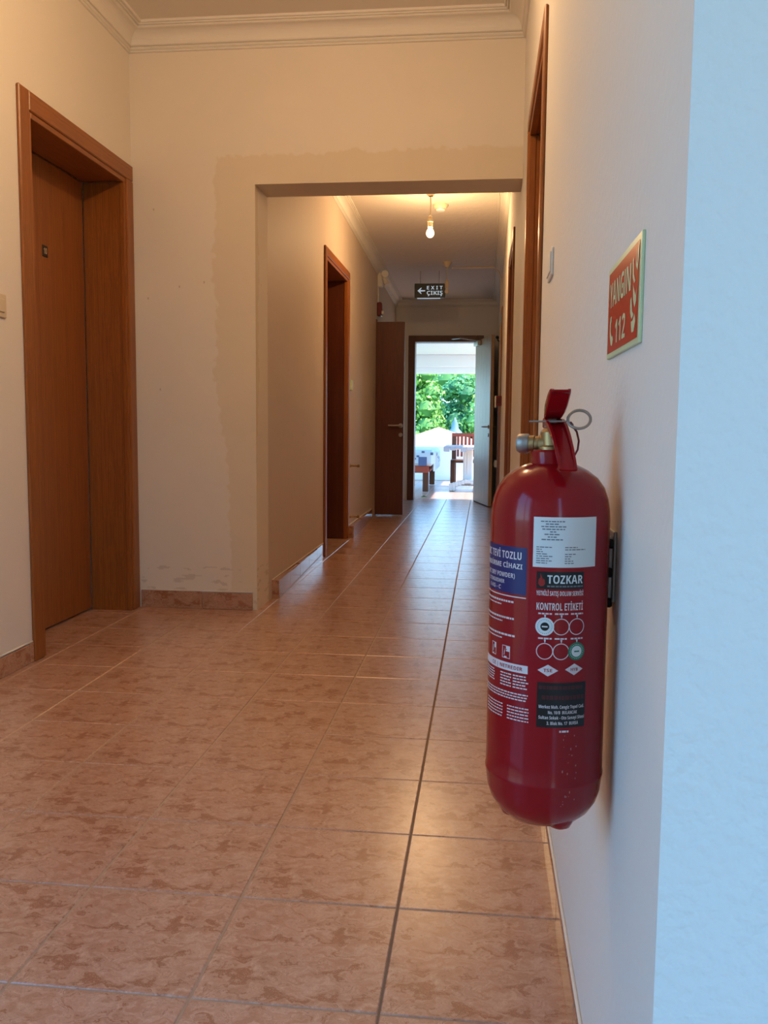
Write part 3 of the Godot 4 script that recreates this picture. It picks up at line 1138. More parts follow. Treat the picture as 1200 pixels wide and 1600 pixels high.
func build_outside() -> void:
	var st := new_st()
	bx(st, -140, 140, -4.6, -4.2, 16.0, 190)
	var gr := struct("ground", st, M["grass"], "grassy ground far below the terrace", "ground")
	gr.name = "ground"
	# houses down the slope
	var h := thing("house", "house with pale tiled hip roof showing above the parapet", "house", P(-2.6, -4.2, 38.0))
	st = new_st()
	bx(st, -4.3, 0.6, -4.2, -0.1, 36.2, 41.0)
	put("wall", st, M["house_white"], h)
	st = new_st()
	hip_roof(st, -4.75, -0.05 + 0.9, 35.8, 41.4, -0.08, 1.02)
	put("roof", st, M["roof_clay"], h)
	var h2 := thing("house", "second house with pale roof beyond, right of the hip roof", "house", P(2.4, -4.2, 48.0))
	st = new_st()
	bx(st, -0.9, 6.0, -4.2, 0.0, 46.0, 52.0)
	put("wall", st, M["house_white"], h2)
	st = new_st()
	hip_roof(st, -1.4, 6.5, 45.5, 52.5, 0.0, 1.15)
	put("roof", st, M["roof_clay"], h2)
	# little pyramid topped turret
	var tu := thing("turret", "small pale blue turret with pointed top behind the roofs", "turret", P(-1.84, -4.2, 57.0))
	st = new_st()
	bx(st, -2.22, -1.46, -4.2, 0.55, 56.6, 57.4, 0.03)
	put("tower", st, M["turret_grey"], tu)
	st = new_st()
	lathe(st, [Vector2(0.0, 0.5), Vector2(0.50, 0.52), Vector2(0.46, 0.62), Vector2(0.25, 0.85), Vector2(0.20, 1.15), Vector2(0.09, 1.4), Vector2(0.0, 1.6)], Transform3D(Basis(), P(-1.84, 0, 57.0)), 12)
	put("spire", st, M["turret_grey"], tu)
	# trees
	var names := ["bright green leafy tree on the left of the view through the far door", "darker green tree in the middle of the view through the far door", "pale green tree on the right of the view through the far door", "broad green tree behind the others, farther left", "broad green tree behind the others, farther right", "tall tree at the back of the wood, left", "tall tree at the back of the wood, middle", "tall tree at the back of the wood, right", "green tree filling the gap on the left behind the front trees", "green tree filling the gap on the right behind the front trees", "tree at the left end of the wood", "tree at the right end of the wood"]
	var spots := [[-4.7, 62.0, 2.2, 5.2, 0], [-1.6, 68.0, 2.2, 4.9, 1], [0.9, 61.0, 2.4, 4.6, 2], [-8.6, 66.0, 3.0, 5.2, 1], [4.2, 66.0, 2.9, 4.8, 0], [-10.4, 80.0, 3.6, 6.4, 2], [-2.0, 80.0, 3.7, 6.2, 0], [6.6, 80.0, 3.6, 6.2, 1], [-5.3, 72.5, 2.2, 4.8, 1], [2.6, 73.0, 2.4, 4.8, 0], [-15.5, 68.0, 3.4, 5.4, 0], [11.5, 68.0, 3.4, 5.2, 1]]
	for i in spots.size():
		var s: Array = spots[i]
		tree(names[i], s[0], s[1], s[2], s[3], s[4], 900 + i)


func tree(label: String, x: float, z: float, r: float, top: float, kind: int, seed_no: int) -> void:
	var g := -4.2
	var t := thing("leafy_tree", label, "tree", P(x, g, z), "trees beyond the roofs")
	var st := new_st()
	tube(st, [P(x, g, z), P(x + 0.1, g + 2.0, z), P(x - 0.1, g + 4.5, z)], 0.22, 8)
	put("trunk", st, M["bark"], t)
	var rg := RandomNumberGenerator.new()
	rg.seed = seed_no
	var lobes := []
	var low := g + 2.0
	for k in 46:
		var a := rg.randf() * TAU
		var v := rg.randf()
		var y := lerpf(low, top - 0.5, v)
		var rr := r * sqrt(maxf(0.08, 1.0 - pow(absf(v - 0.42) / 0.62, 2.0))) * rg.randf_range(0.25, 0.9)
		lobes.append([P(x + cos(a) * rr, y, z + sin(a) * rr), rg.randf_range(0.5, 0.95) * r * 0.5])
	st = new_st()
	for l in lobes:
		var c: Vector3 = l[0]
		lathe(st, [Vector2(0, -0.78), Vector2(0.5, -0.55), Vector2(0.8, 0.0), Vector2(0.5, 0.55), Vector2(0, 0.78)], Transform3D(Basis().scaled(Vector3.ONE * l[1]), c), 8)
	put("crown", st, M["leaf_core_%d" % kind], t)
	st = new_st()
	for l in lobes:
		var c: Vector3 = l[0]
		var lr: float = l[1]
		for k in 110:
			var d := Vector3(rg.randfn(), rg.randfn(), rg.randfn()).normalized()
			var p := c + d * lr * rg.randf_range(0.82, 1.16)
			var u := d.cross(Vector3(rg.randfn(), rg.randfn(), rg.randfn())).normalized()
			var w := (d + Vector3(rg.randfn(), rg.randfn(), rg.randfn()) * 0.5).cross(u).normalized()
			var sz := rg.randf_range(0.09, 0.2)
			for v in [p - u * sz, p - w * sz * 0.6, p + u * sz, p - u * sz, p + u * sz, p + w * sz * 0.6]:
				st.add_vertex(v)
	tag(put("leaves", st, M["leaf_%d" % kind], t), "", "", "", "stuff")


# ---------------------------------------------------------------- extinguisher
const EX := 0.0787
const EZ := 1.035
const ER := 0.0683


func build_extinguisher() -> void:
	var at := P(EX, 0.449, EZ)
	var t := thing("fire_extinguisher", "red dry powder fire extinguisher hanging low on the right wall", "fire extinguisher", at)
	var ax := Transform3D(Basis(), P(EX, 0, EZ))
	var dir_cam := Vector3(-EX, 0, EZ).normalized()          # from the axis towards the viewer
	var right := Vector3(0, 1, 0).cross(dir_cam).normalized()   # to the right as seen by the viewer
	var R := ER
	# body
	var prof := [Vector2(0, 0.462), Vector2(0.030, 0.463), Vector2(0.044, 0.468), Vector2(0.055, 0.478), Vector2(0.0625, 0.490), Vector2(0.0665, 0.503), Vector2(R, 0.520), Vector2(R + 0.0008, 0.522), Vector2(R + 0.0008, 0.525), Vector2(R, 0.527)]
	for k in 9:
		prof.append(Vector2(R, 0.55 + 0.028 * k))
	for p in [[R, 0.805], [R, 0.822], [0.0675, 0.833], [0.0655, 0.845], [0.061, 0.858], [0.053, 0.869], [0.042, 0.8775], [0.031, 0.883], [0.026, 0.885], [0.0, 0.886]]:
		prof.append(Vector2(p[0], p[1]))
	var st := new_st()
	lathe(st, prof, ax, 96, 40.0)
	var body := put("cylinder", st, M["red_enamel"], t)
	# foot lobes pressed into the base
	for k in 3:
		var a := TAU * k / 3.0 + 0.62
		var o := P(EX, 0.4655, EZ) + (dir_cam * cos(a) + right * sin(a)) * 0.035
		st = new_st()
		lathe(st, [Vector2(0, -0.0045), Vector2(0.007, -0.004), Vector2(0.0125, -0.001), Vector2(0.016, 0.006), Vector2(0.019, 0.016)], Transform3D(Basis(), o), 20)
		put("foot", st, M["red_enamel"], t)
	# neck ring and collar
	st = new_st()
	lathe(st, [Vector2(0.0, 0.880), Vector2(0.026, 0.882), Vector2(0.0235, 0.886), Vector2(0.0235, 0.8985), Vector2(0.0215, 0.901), Vector2(0.0, 0.901)], ax, 40)
	put("neck", st, M["red_enamel"], t)
	# brass valve with its outlet stub and cap, pointing left and a little away
	var side := (-right * 0.97 - dir_cam * 0.20).normalized()
	var vc := P(EX, 0.9075, EZ)
	st = new_st()
	lathe(st, [Vector2(0.0, 0.899), Vector2(0.0165, 0.899), Vector2(0.0165, 0.904), Vector2(0.013, 0.906), Vector2(0.013, 0.921), Vector2(0.010, 0.925), Vector2(0.0, 0.926)], ax, 24)
	lathe(st, [Vector2(0.0, 0.0), Vector2(0.0104, 0.0), Vector2(0.0104, 0.014), Vector2(0.0088, 0.0155), Vector2(0.0088, 0.019), Vector2(0.0096, 0.020), Vector2(0.0096, 0.028), Vector2(0.0, 0.028)], axis_to(vc, side), 20)
	put("valve", st, M["brass"], t)
	st = new_st()
	lathe(st, [Vector2(0.0, 0.0265), Vector2(0.0105, 0.0265), Vector2(0.0115, 0.0285), Vector2(0.0115, 0.0375), Vector2(0.0095, 0.0405), Vector2(0.0, 0.041)], axis_to(vc, side), 24)
	put("outlet_cap", st, M["steel_dull"], t)
	# gauge knob on the back of the valve
	st = new_st()
	lathe(st, [Vector2(0.0, 0.0), Vector2(0.0045, 0.0), Vector2(0.0045, 0.009), Vector2(0.003, 0.011), Vector2(0.0, 0.0115)], axis_to(P(EX - 0.004, 0.917, EZ + 0.010), Vector3(-0.5, 0.35, -0.6).normalized()), 16)
	put("safety_plug", st, M["steel"], t)
	# fixed carrying handle: starts behind the valve and drops towards the viewer
	var fwd := (dir_cam * 0.93 + right * 0.10).normalized()
	var sd := (right - fwd * right.dot(fwd)).normalized()
	var b := P(EX, 0, EZ)
	var lower := []
	var lw := []
	for q in [[-0.020, 0.928, 0.019], [-0.006, 0.932, 0.0205], [0.008, 0.931, 0.0215], [0.022, 0.925, 0.0215], [0.036, 0.915, 0.0210], [0.049, 0.903, 0.0205], [0.060, 0.891, 0.020], [0.068, 0.881, 0.0195]]:
		lower.append(b + fwd * q[0] + right * (maxf(0.0, q[0]) * 0.16) + Vector3.UP * q[1])
		lw.append(q[2])
	st = new_st()
	ribbon(st, lower, sd, lw, 0.0028, 0.005, [1.0, 1.0, 1.0, 1.0, 0.9, 0.7, 0.4, 0.1])
	put("carrying_handle", st, M["red_enamel"], t)
	# squeeze lever above it, rising towards the viewer
	var upper := []
	var uw := []
	for q in [[-0.022, 0.934, 0.014], [-0.010, 0.937, 0.018], [0.004, 0.940, 0.021], [0.018, 0.945, 0.0230], [0.032, 0.952, 0.0235], [0.045, 0.960, 0.0235], [0.053, 0.9650, 0.0230], [0.058, 0.9675, 0.0218], [0.0600, 0.9672, 0.0195], [0.0610, 0.9662, 0.0160]]:
		upper.append(b + fwd * q[0] + right * (0.0 + maxf(0.0, q[0]) * 0.03) + Vector3.UP * q[1])
		uw.append(q[2])
	st = new_st()
	ribbon(st, upper, sd, uw, 0.0028, 0.0075, [1.0, 1.0, 1.0, 1.0, 0.9, 0.6, 0.3, 0.1, 0.0, 0.0])
	put("squeeze_lever", st, M["red_enamel"], t)
	# safety pin through the handle, with its ring
	var pc := b + fwd * 0.014 + Vector3.UP * 0.9335
	st = new_st()
	tube(st, [pc - right * 0.028 - Vector3.UP * 0.0006, pc + right * 0.017], 0.0012, 8)
	put("pin", st, M["steel_dull"], t)
	var rc := pc + right * 0.0275 + Vector3.UP * 0.0022 + fwd * 0.004
	var ring := []
	var tilt := (Vector3.UP * 0.72 - fwd * 0.5 + right * 0.08).normalized()
	for k in 28:
		var a := TAU * k / 28.0
		ring.append(rc + right * cos(a) * 0.0125 + tilt * sin(a) * 0.0125)
	st = new_st()
	tube(st, ring, 0.0017, 8, true)
	put("pin_ring", st, M["steel_dull"], t)
	# plastic seal
	var seal := []
	for q in [[0.017, -0.001], [0.0195, -0.004], [0.025, -0.012], [0.0275, -0.022], [0.0265, -0.032], [0.022, -0.041], [0.015, -0.046]]:
		seal.append(pc + right * q[0] + Vector3.UP * q[1] + fwd * 0.006)
	st = new_st()
	tube(st, seal, 0.0013, 6)
	lathe(st, [Vector2(0, -0.003), Vector2(0.0035, 0.0), Vector2(0, 0.003)], axis_to(pc + right * 0.0185 - Vector3.UP * 0.0035 + fwd * 0.006, right), 8)
	put("seal", st, M["red_plastic"], t)
	# print and stickers, laid on the curve of the body: (s, y) with s the angle in degrees from the viewer's direction
	var on := func(deg: float, y: float, lift: float) -> Vector3:
		var a := deg_to_rad(deg)
		return b + (dir_cam * cos(a) + right * sin(a)) * (R + lift) + Vector3.UP * y
	var per := 180.0 / PI / R    # degrees for one metre along the surface
	var patch := func(s: SurfaceTool, d0: float, d1: float, y0: float, y1: float, lift: float) -> void:
		var n := maxi(2, int(absf(d1 - d0) / 3.0))
		s.set_smooth_group(1)
		for k in n:
			var a: float = lerpf(d0, d1, float(k) / n)
			var c: float = lerpf(d0, d1, float(k + 1) / n)
			quad(s, on.call(a, y0, lift), on.call(c, y0, lift), on.call(c, y1, lift), on.call(a, y1, lift), b + Vector3.UP * y0)
		s.set_smooth_group(-1)
	var word := func(s: SurfaceTool, txt: String, d0: float, d1: float, y: float, cap: float, lift := 0.0005, kind := "bold", natural := false) -> void:
		letters(s, txt, 0.0, y, cap, 0.0 if natural else (d1 - d0) / per, func(x: float, yy: float) -> Vector3: return on.call(d0 + x * per, yy, lift), kind)
	var fine := func(s: SurfaceTool, d0: float, d1: float, y: float, h: float, lift: float, seed_no: int) -> void:
		# lines of print too small to read: word-long dashes
		var rg := RandomNumberGenerator.new()
		rg.seed = seed_no
		var d := d0
		while d < d1 - 0.8:
			var w := minf(rg.randf_range(1.6, 4.6), d1 - d)
			patch.call(s, d, d + w, y, y + h, lift)
			d += w + 0.7
	# white inspection sticker
	st = new_st()
	patch.call(st, -14.5, 47.3, 0.7737, 0.8290, 0.0003)
	var ws := put("white_sticker", st, M["white_sticker"], t)
	tag(ws, "white inspection sticker with small grey print")
	st = new_st()
	var wid := [[-8.0, 15.0], [-3.5, 8.5], [-7.5, 15.0], [-6.5, 14.0], [0.5, 6.0], [-4.5, 10.5], [-1.5, 8.0], [-7.0, 13.0]]
	for k in 8:
		fine.call(st, wid[k][0], wid[k][1], 0.8238 - 0.00285 * k, 0.0012, 0.0005, 300 + k)
	for k in 8:
		fine.call(st, -11.5, -11.5 + [15.0, 5.0, 6.0, 10.0, 16.0, 12.0, 15.0, 10.0][k], 0.7955 - 0.0025 * k, 0.001, 0.0005, 320 + k)
		fine.call(st, 14.5, 14.5 + [12.0, 20.0, 0.0, 11.0, 6.0, 5.0, 8.0, 8.5][k], 0.7955 - 0.0025 * k, 0.001, 0.0005, 340 + k)
	sub("lettering", st, M["grey_print"], ws, t)
	# blue panel with the product's heading
	st = new_st()
	patch.call(st, -84.0, -20.2, 0.7405, 0.7936, 0.0002)
	var bs := put("blue_label", st, M["blue_sticker"], t)
	tag(bs, "dark blue printed panel with white heading")
	st = new_st()
	word.call(st, "ABC TEVİ TOZLU", -85.0, -25.6, 0.7797, 0.0083)
	word.call(st, "SÖNDÜRME CİHAZI", -88.0, -24.4, 0.7693, 0.0056)
	word.call(st, "(ABC DRY POWDER)", -82.0, -32.3, 0.7583, 0.0052)
	word.call(st, "EXTINGUISHER", -76.0, -45.0, 0.7510, 0.0042)
	word.call(st, "6 KG - C", -72.0, -50.0, 0.7437, 0.0044)
	sub("lettering", st, M["white_print"], bs, t)
	# white printing on the left of the body
	st = new_st()
	patch.call(st, -84.0, -20.2, 0.7368, 0.7380, 0.0002)
	for q in [[0.7300, 3, -33.0], [0.7110, 4, -31.0], [0.6915, 5, -31.0]]:
		fine.call(st, -84.0, q[2], q[0], 0.0022, 0.0002, 400 + q[1])
		fine.call(st, -84.0, q[2] - 16.0, q[0] - 0.0042, 0.0014, 0.0002, 410 + q[1])
	# little pictograms
	for q in [[-46.0, -36.0], [-64.0, -56.0]]:
		for s2 in [[q[0], q[0] + 0.6, 0.6655, 0.680], [q[1] - 0.6, q[1], 0.6655, 0.680], [q[0], q[1], 0.6655, 0.6662], [q[0], q[1], 0.6793, 0.680]]:
			patch.call(st, s2[0], s2[1], s2[2], s2[3], 0.0002)
		patch.call(st, q[0] + 5.0, q[1] - 0.6, 0.6735, 0.6793, 0.0002)
		patch.call(st, q[0] + 2.5, q[1] - 4.0, 0.6662, 0.6678, 0.0002)
		poly(st, [[q[0] + 2.2, 0.669], [q[0] + 3.0, 0.669], [q[0] + 3.8, 0.6765], [q[0] + 3.0, 0.6765]], func(x: float, y: float) -> Vector3: return on.call(x, y, 0.0002))
	patch.call(st, -84.0, -16.8, 0.6520, 0.6612, 0.0002)
	for k in 5:
		fine.call(st, -80.0, -58.0, 0.6475 - 0.0030 * k, 0.0013, 0.0002, 430 + k)
		fine.call(st, -48.0, -34.0, 0.6475 - 0.0034 * k, 0.0014, 0.0002, 440 + k)
		fine.call(st, -32.0, -18.0 + (k % 3), 0.6475 - 0.0034 * k, 0.0014, 0.0002, 450 + k)
	for k in 3:
		fine.call(st, -84.0, -16.0 - k, 0.6265 - 0.0032 * k, 0.0014, 0.0002, 460 + k)
	for k in 5:
		fine.call(st, -74.0, -44.0, 0.6110 - 0.0036 * k, 0.0013, 0.0002, 470 + k)
		fine.call(st, -38.0, -15.0, 0.6110 - 0.0036 * k, 0.0013, 0.0002, 480 + k)
	var lp := put("white_print", st, M["white_print"], t)
	tag(lp, "white printed instructions on the red body")
	st = new_st()
	patch.call(st, -43.0, -39.5, 0.6752, 0.6762, 0.0004)
	patch.call(st, -43.4, -42.6, 0.6745, 0.6785, 0.0004)
	word.call(st, "CE | NETREDIR", -62.0, -22.0, 0.6545, 0.0042, 0.0004)
	sub("lettering", st, M["red_print"], lp, t)
	# maker's black panel
	st = new_st()
	patch.call(st, -10.5, 34.0, 0.7497, 0.7690, 0.0002)
	var bk := put("black_label", st, M["black_print"], t)
	tag(bk, "black name panel with a red flame and white letters")
	st = new_st()
	word.call(st, "TOZKAR", -0.8, 32.8, 0.7560, 0.0092)
	sub("lettering", st, M["white_sticker"], bk, t)
	st = new_st()
	fine.call(st, -0.8, 33.0, 0.7520, 0.0018, 0.0004, 500)
	sub("small_print", st, M["grey_print"], bk, t)
	st = new_st()
	poly(st, [[-9.0, 0.7555], [-7.0, 0.7525], [-4.4, 0.7528], [-2.8, 0.7555], [-3.2, 0.7600], [-4.6, 0.7615], [-4.4, 0.7590], [-5.6, 0.7625], [-7.2, 0.7672], [-7.0, 0.7625], [-8.6, 0.7600]], func(x: float, y: float) -> Vector3: return on.call(x, y, 0.0004))
	sub("flame", st, M["red_print"], bk, t)
	# control label: lettering, rings and dots
	st = new_st()
	word.call(st, "YETKİLİ SATIŞ DOLUM SERVİSİ", -10.5, 34.0, 0.7425, 0.0050, 0.0002)
	word.call(st, "KONTROL ETİKETİ", -10.0, 34.0, 0.7262, 0.0080, 0.0002)
	for k in 3:
		for row in 2:
			var dc: float = -2.0 + 15.1 * k + 0.4 * row
			var yc: float = 0.7078 if row == 0 else 0.6800
			fine.call(st, dc - 6.2, dc + 6.2, yc + 0.0136, 0.0017, 0.0002, 510 + k + 3 * row)
			poly(st, [[dc - 0.9, yc + 0.0132], [dc + 0.9, yc + 0.0132], [dc + 0.4, yc + 0.0098], [dc - 0.2, yc + 0.0098]], func(x: float, y: float) -> Vector3: return on.call(x, y, 0.0002))
			var filled: bool = (k == 0 and row == 0) or (k == 2 and row == 1)
			for i in 40:
				var a0 := TAU * i / 40.0
				var a1 := TAU * (i + 1) / 40.0
				var r1 := 0.0093
				var r0 := 0.0084
				if filled:
					continue
				quad(st, on.call(dc + cos(a0) * r0 * per, yc + sin(a0) * r0, 0.0002), on.call(dc + cos(a1) * r0 * per, yc + sin(a1) * r0, 0.0002), on.call(dc + cos(a1) * r1 * per, yc + sin(a1) * r1, 0.0002), on.call(dc + cos(a0) * r1 * per, yc + sin(a0) * r1, 0.0002), b + Vector3.UP * yc)
	for q in [[1.9, 0.6585, 9.5], [26.8, 0.6597, 9.0]]:
		for i in 8:
			var u0: float = -1.0 + i * 0.25
			var u1: float = u0 + 0.25
			var h0: float = 0.0066 * (1.0 - absf(u0))
			var h1: float = 0.0066 * (1.0 - absf(u1))
			quad(st, on.call(q[0] + u0 * q[2], q[1] - h0, 0.0002), on.call(q[0] + u1 * q[2], q[1] - h1, 0.0002), on.call(q[0] + u1 * q[2], q[1] + h1, 0.0002), on.call(q[0] + u0 * q[2], q[1] + h0, 0.0002), b + Vector3.UP * q[1])
	fine.call(st, 14.0, 23.0, 0.5880, 0.0022, 0.0002, 540)
	var cl := put("control_label", st, M["white_print"], t)
	tag(cl, "white printed control label with six rings")
	st = new_st()
	word.call(st, "TSE", -2.2, 6.0, 0.6568, 0.0036, 0.0004)
	sub("lettering", st, M["red_print"], cl, t)
	st = new_st()
	word.call(st, "HYB", 23.2, 30.4, 0.6580, 0.0034, 0.0004)
	sub("lettering", st, M["red_print"], cl, t)
	for q in [[-2.0, 0.7078, "white_sticker", "black_print", "white dot sticker"], [28.6, 0.6800, "green_print", "white_sticker", "green dot sticker"]]:
		st = new_st()
		disc(st, q[0], q[1], 0.0102, 0.0004, on, per, b)
		var ds := put("dot_sticker", st, M[q[2]], t)
		tag(ds, q[4])
		st = new_st()
		disc(st, q[0], q[1], 0.0047 if q[2] == "white_sticker" else 0.0062, 0.0006, on, per, b)
		sub("centre", st, M[q[3]], ds, t)
		st = new_st()
		var rg := 24
		for i in rg:
			var a := TAU * i / rg
			disc(st, q[0] + cos(a) * 0.0078 * per, q[1] + sin(a) * 0.0078, 0.0005, 0.0006, on, per, b)
		sub("print", st, M["grey_print"] if q[2] == "white_sticker" else M["white_sticker"], ds, t)
		st = new_st()
		patch.call(st, q[0] - 2.6, q[0] + 2.6, q[1] - 0.0008, q[1] + 0.0008, 0.0008)
		sub("word", st, M["white_sticker"] if q[2] == "white_sticker" else M["green_print"], ds, t)
	# address panel
	st = new_st()
	patch.call(st, -7.5, 40.0, 0.5935, 0.6448, 0.0002)
	var ap := put("address_label", st, M["black_print"], t)
	tag(ap, "black address panel with white and faded red lines")
	st = new_st()
	word.call(st, "Merkez Mah. Cengiz Topel Cad.", -5.5, 38.5, 0.6155, 0.0036, 0.0004)
	word.call(st, "No. 10/B  BULANCAK", 3.0, 31.0, 0.6092, 0.0036, 0.0004)
	word.call(st, "Sultan Sokak - Oto Sanayi Sitesi", -5.5, 39.0, 0.6032, 0.0036, 0.0004)
	word.call(st, "3. Blok No. 17  BURSA", 2.0, 32.5, 0.5968, 0.0036, 0.0004)
	sub("lettering", st, M["white_print"], ap, t)
	st = new_st()
	fine.call(st, -6.0, 37.0, 0.6370, 0.0042, 0.0004, 550)
	fine.call(st, -3.0, 38.0, 0.6255, 0.0048, 0.0004, 551)
	sub("faded_print", st, M["red_faded"] if M.has("red_faded") else mat("red_faded", Color(0.28, 0.06, 0.06), 0.5), ap, t)
	# scratches in the enamel near the bottom
	st = new_st()
	rng.seed = 8
	for k in 22:
		var d := rng.randf_range(17.0, 32.0)
		var y := rng.randf_range(0.50, 0.585)
		var l := rng.randf_range(0.0006, 0.003)
		patch.call(st, d, d + rng.randf_range(0.5, 1.1), y, y + l, 0.0002)
	put("chips", st, M["chip"] if M.has("chip") else mat("chip", Color(0.72, 0.45, 0.42), 0.6), t)
	# wall bracket behind the body
	var w := thing("wall_bracket", "dark steel bracket holding the fire extinguisher on the wall", "bracket", P(XR, 0.76, EZ - 0.02))
	st = new_st()
	var zb := EZ + 0.010
	bx(st, XR - 0.004, XR, 0.722, 0.806, zb - 0.004, zb + 0.036, 0.001)
	put("plate", st, M["steel_dull"], w)
	for y in [0.716, 0.752, 0.786]:
		st = new_st()
		bx(st, XR - 0.010, XR - 0.003, y, y + 0.011, zb - 0.004, zb + 0.026, 0.002)
		put("lug", st, M["rubber"], w)
	st = new_st()
	bx(st, XR - 0.0075, XR - 0.004, 0.722, 0.800, zb + 0.002, zb + 0.008, 0.001)
	put("strip", st, M["white_plastic"], w)


func sub(called: String, st: SurfaceTool, m: Material, parent: Node3D, root: Node3D) -> MeshInstance3D:
	var o := part(called, done(st), m, parent)
	o.position = -parent.position - root.position
	return o


func disc(st: SurfaceTool, deg: float, y: float, r: float, lift: float, on: Callable, per: float, b: Vector3) -> void:
	var n := 32 if r > 0.002 else 6
	for i in n:
		var a0 := TAU * i / n
		var a1 := TAU * (i + 1) / n
		tri(st, on.call(deg, y, lift), on.call(deg + cos(a0) * r * per, y + sin(a0) * r, lift), on.call(deg + cos(a1) * r * per, y + sin(a1) * r, lift), b + Vector3.UP * y)


# ---------------------------------------------------------------- red fire sign
func build_fire_sign() -> void:
	var z0 := 0.9232
	var z1 := 1.1585
	var y0 := 1.0127
	var y1 := 1.1241
	var t := thing("fire_sign", "red glow-edged wall sign with fire emergency number above the extinguisher", "sign", P(XR, (y0 + y1) * 0.5, (z0 + z1) * 0.5))
	var st := new_st()
	bx(st, XR - 0.0035, XR, y0, y1, z0, z1, 0.0008)
	put("panel", st, M["glow_green"], t)
	# (a, b): metres from the sign's left lower corner as read, a towards the viewer
	var on := func(lift: float) -> Callable:
		return func(a: float, b: float) -> Vector3: return P(XR - 0.0035 - lift, y0 + b, z1 - a)
	var W := z1 - z0
	var H := y1 - y0
	st = new_st()
	var m := 0.0075
	poly(st, [[0.008, 0.006], [W - 0.010, 0.006], [W - 0.010, H - m], [0.008, H - m]], on.call(0.0003))
	put("red_field", st, M["red_sign"], t)
	st = new_st()
	letters(st, "YANG", 0.021, 0.0605, 0.0290, 0.107, on.call(0.0006))
	poly(st, [[0.1330, 0.0605], [0.1400, 0.0605], [0.1400, 0.0895], [0.1330, 0.0895]], on.call(0.0006))
	letters(st, "N", 0.1460, 0.0605, 0.0290, 0.031, on.call(0.0006))
	letters(st, "112", 0.071, 0.0140, 0.0270, 0.076, on.call(0.0006))
	put("lettering", st, M["glow_green"], t)
	# handset
	st = new_st()
	poly(st, [[0.030, 0.049], [0.040, 0.050], [0.040, 0.043], [0.035, 0.041], [0.035, 0.032], [0.044, 0.024], [0.050, 0.026], [0.056, 0.020], [0.050, 0.013], [0.038, 0.015], [0.028, 0.027], [0.026, 0.040]], on.call(0.0006))
	put("handset_symbol", st, M["glow_green"], t)
	# flames down the right side
	st = new_st()
	poly(st, [[0.206, 0.100], [0.210, 0.086], [0.216, 0.080], [0.215, 0.094], [0.224, 0.102], [0.222, 0.086], [0.217, 0.074], [0.208, 0.080]], on.call(0.0006))
	poly(st, [[0.186, 0.090], [0.193, 0.092], [0.196, 0.074], [0.206, 0.066], [0.198, 0.064], [0.188, 0.072]], on.call(0.0006))
	poly(st, [[0.192, 0.064], [0.200, 0.058], [0.210, 0.050], [0.216, 0.058], [0.215, 0.044], [0.206, 0.038], [0.196, 0.048]], on.call(0.0006))
	poly(st, [[0.178, 0.050], [0.186, 0.052], [0.192, 0.036], [0.202, 0.032], [0.190, 0.028], [0.180, 0.036]], on.call(0.0006))
	poly(st, [[0.186, 0.026], [0.196, 0.026], [0.208, 0.032], [0.214, 0.024], [0.206, 0.014], [0.192, 0.014]], on.call(0.0006))
	put("flame_symbol", st, M["glow_green"], t)


# ---------------------------------------------------------------- lamps
func bulb_profile(s: float) -> Array:
	return [Vector2(0, -0.060 * s), Vector2(0.012 * s, -0.058 * s), Vector2(0.023 * s, -0.050 * s), Vector2(0.030 * s, -0.036 * s), Vector2(0.031 * s, -0.024 * s), Vector2(0.027 * s, -0.008 * s), Vector2(0.018 * s, 0.008 * s), Vector2(0.013 * s, 0.020 * s), Vector2(0.0, 0.021 * s)]


func pendant(label: String, x: float, z: float, ceil_y: float, bulb_y: float, lit: bool, energy: float) -> void:
	var t := thing("pendant_lamp", label, "lamp", P(x, ceil_y, z))
	var st := new_st()
	lathe(st, [Vector2(0.018, -0.052), Vector2(0.022, -0.048), Vector2(0.042, -0.012), Vector2(0.045, 0.0)], Transform3D(Basis(), P(x, ceil_y, z)), 24)
	put("canopy", st, M["cream_plastic"], t)
	st = new_st()
	var sock := bulb_y + 0.075
	tube(st, [P(x, ceil_y - 0.04, z), P(x + 0.002, (ceil_y + sock) * 0.5, z), P(x, sock + 0.03, z)], 0.0045, 8)
	put("cord", st, M["cream_plastic"], t)
	st = new_st()
	lathe(st, [Vector2(0.0, -0.045), Vector2(0.019, -0.045), Vector2(0.020, -0.010), Vector2(0.0225, -0.008), Vector2(0.0225, 0.004), Vector2(0.018, 0.008), Vector2(0.016, 0.030), Vector2(0.006, 0.038), Vector2(0.0, 0.038)], Transform3D(Basis(), P(x, sock, z)), 24)
	put("socket", st, M["cream_plastic"], t)
	st = new_st()
	lathe(st, bulb_profile(0.95 if lit else 0.7), Transform3D(Basis(), P(x, bulb_y + 0.012, z)), 24)
	put("bulb", st, M["bulb_glow"] if lit else M["bulb_frosted"], t)
	if lit:
		var l := OmniLight3D.new()
		l.name = "bulb_light"
		l.light_color = Color(1.0, 0.81, 0.585)
		l.light_energy = energy
		l.omni_range = 20.0
		l.omni_attenuation = 2.0
		l.light_size = 0.03
		l.shadow_enabled = true
		t.add_child(l)
		l.position = P(x, bulb_y - 0.012, z) - t.position


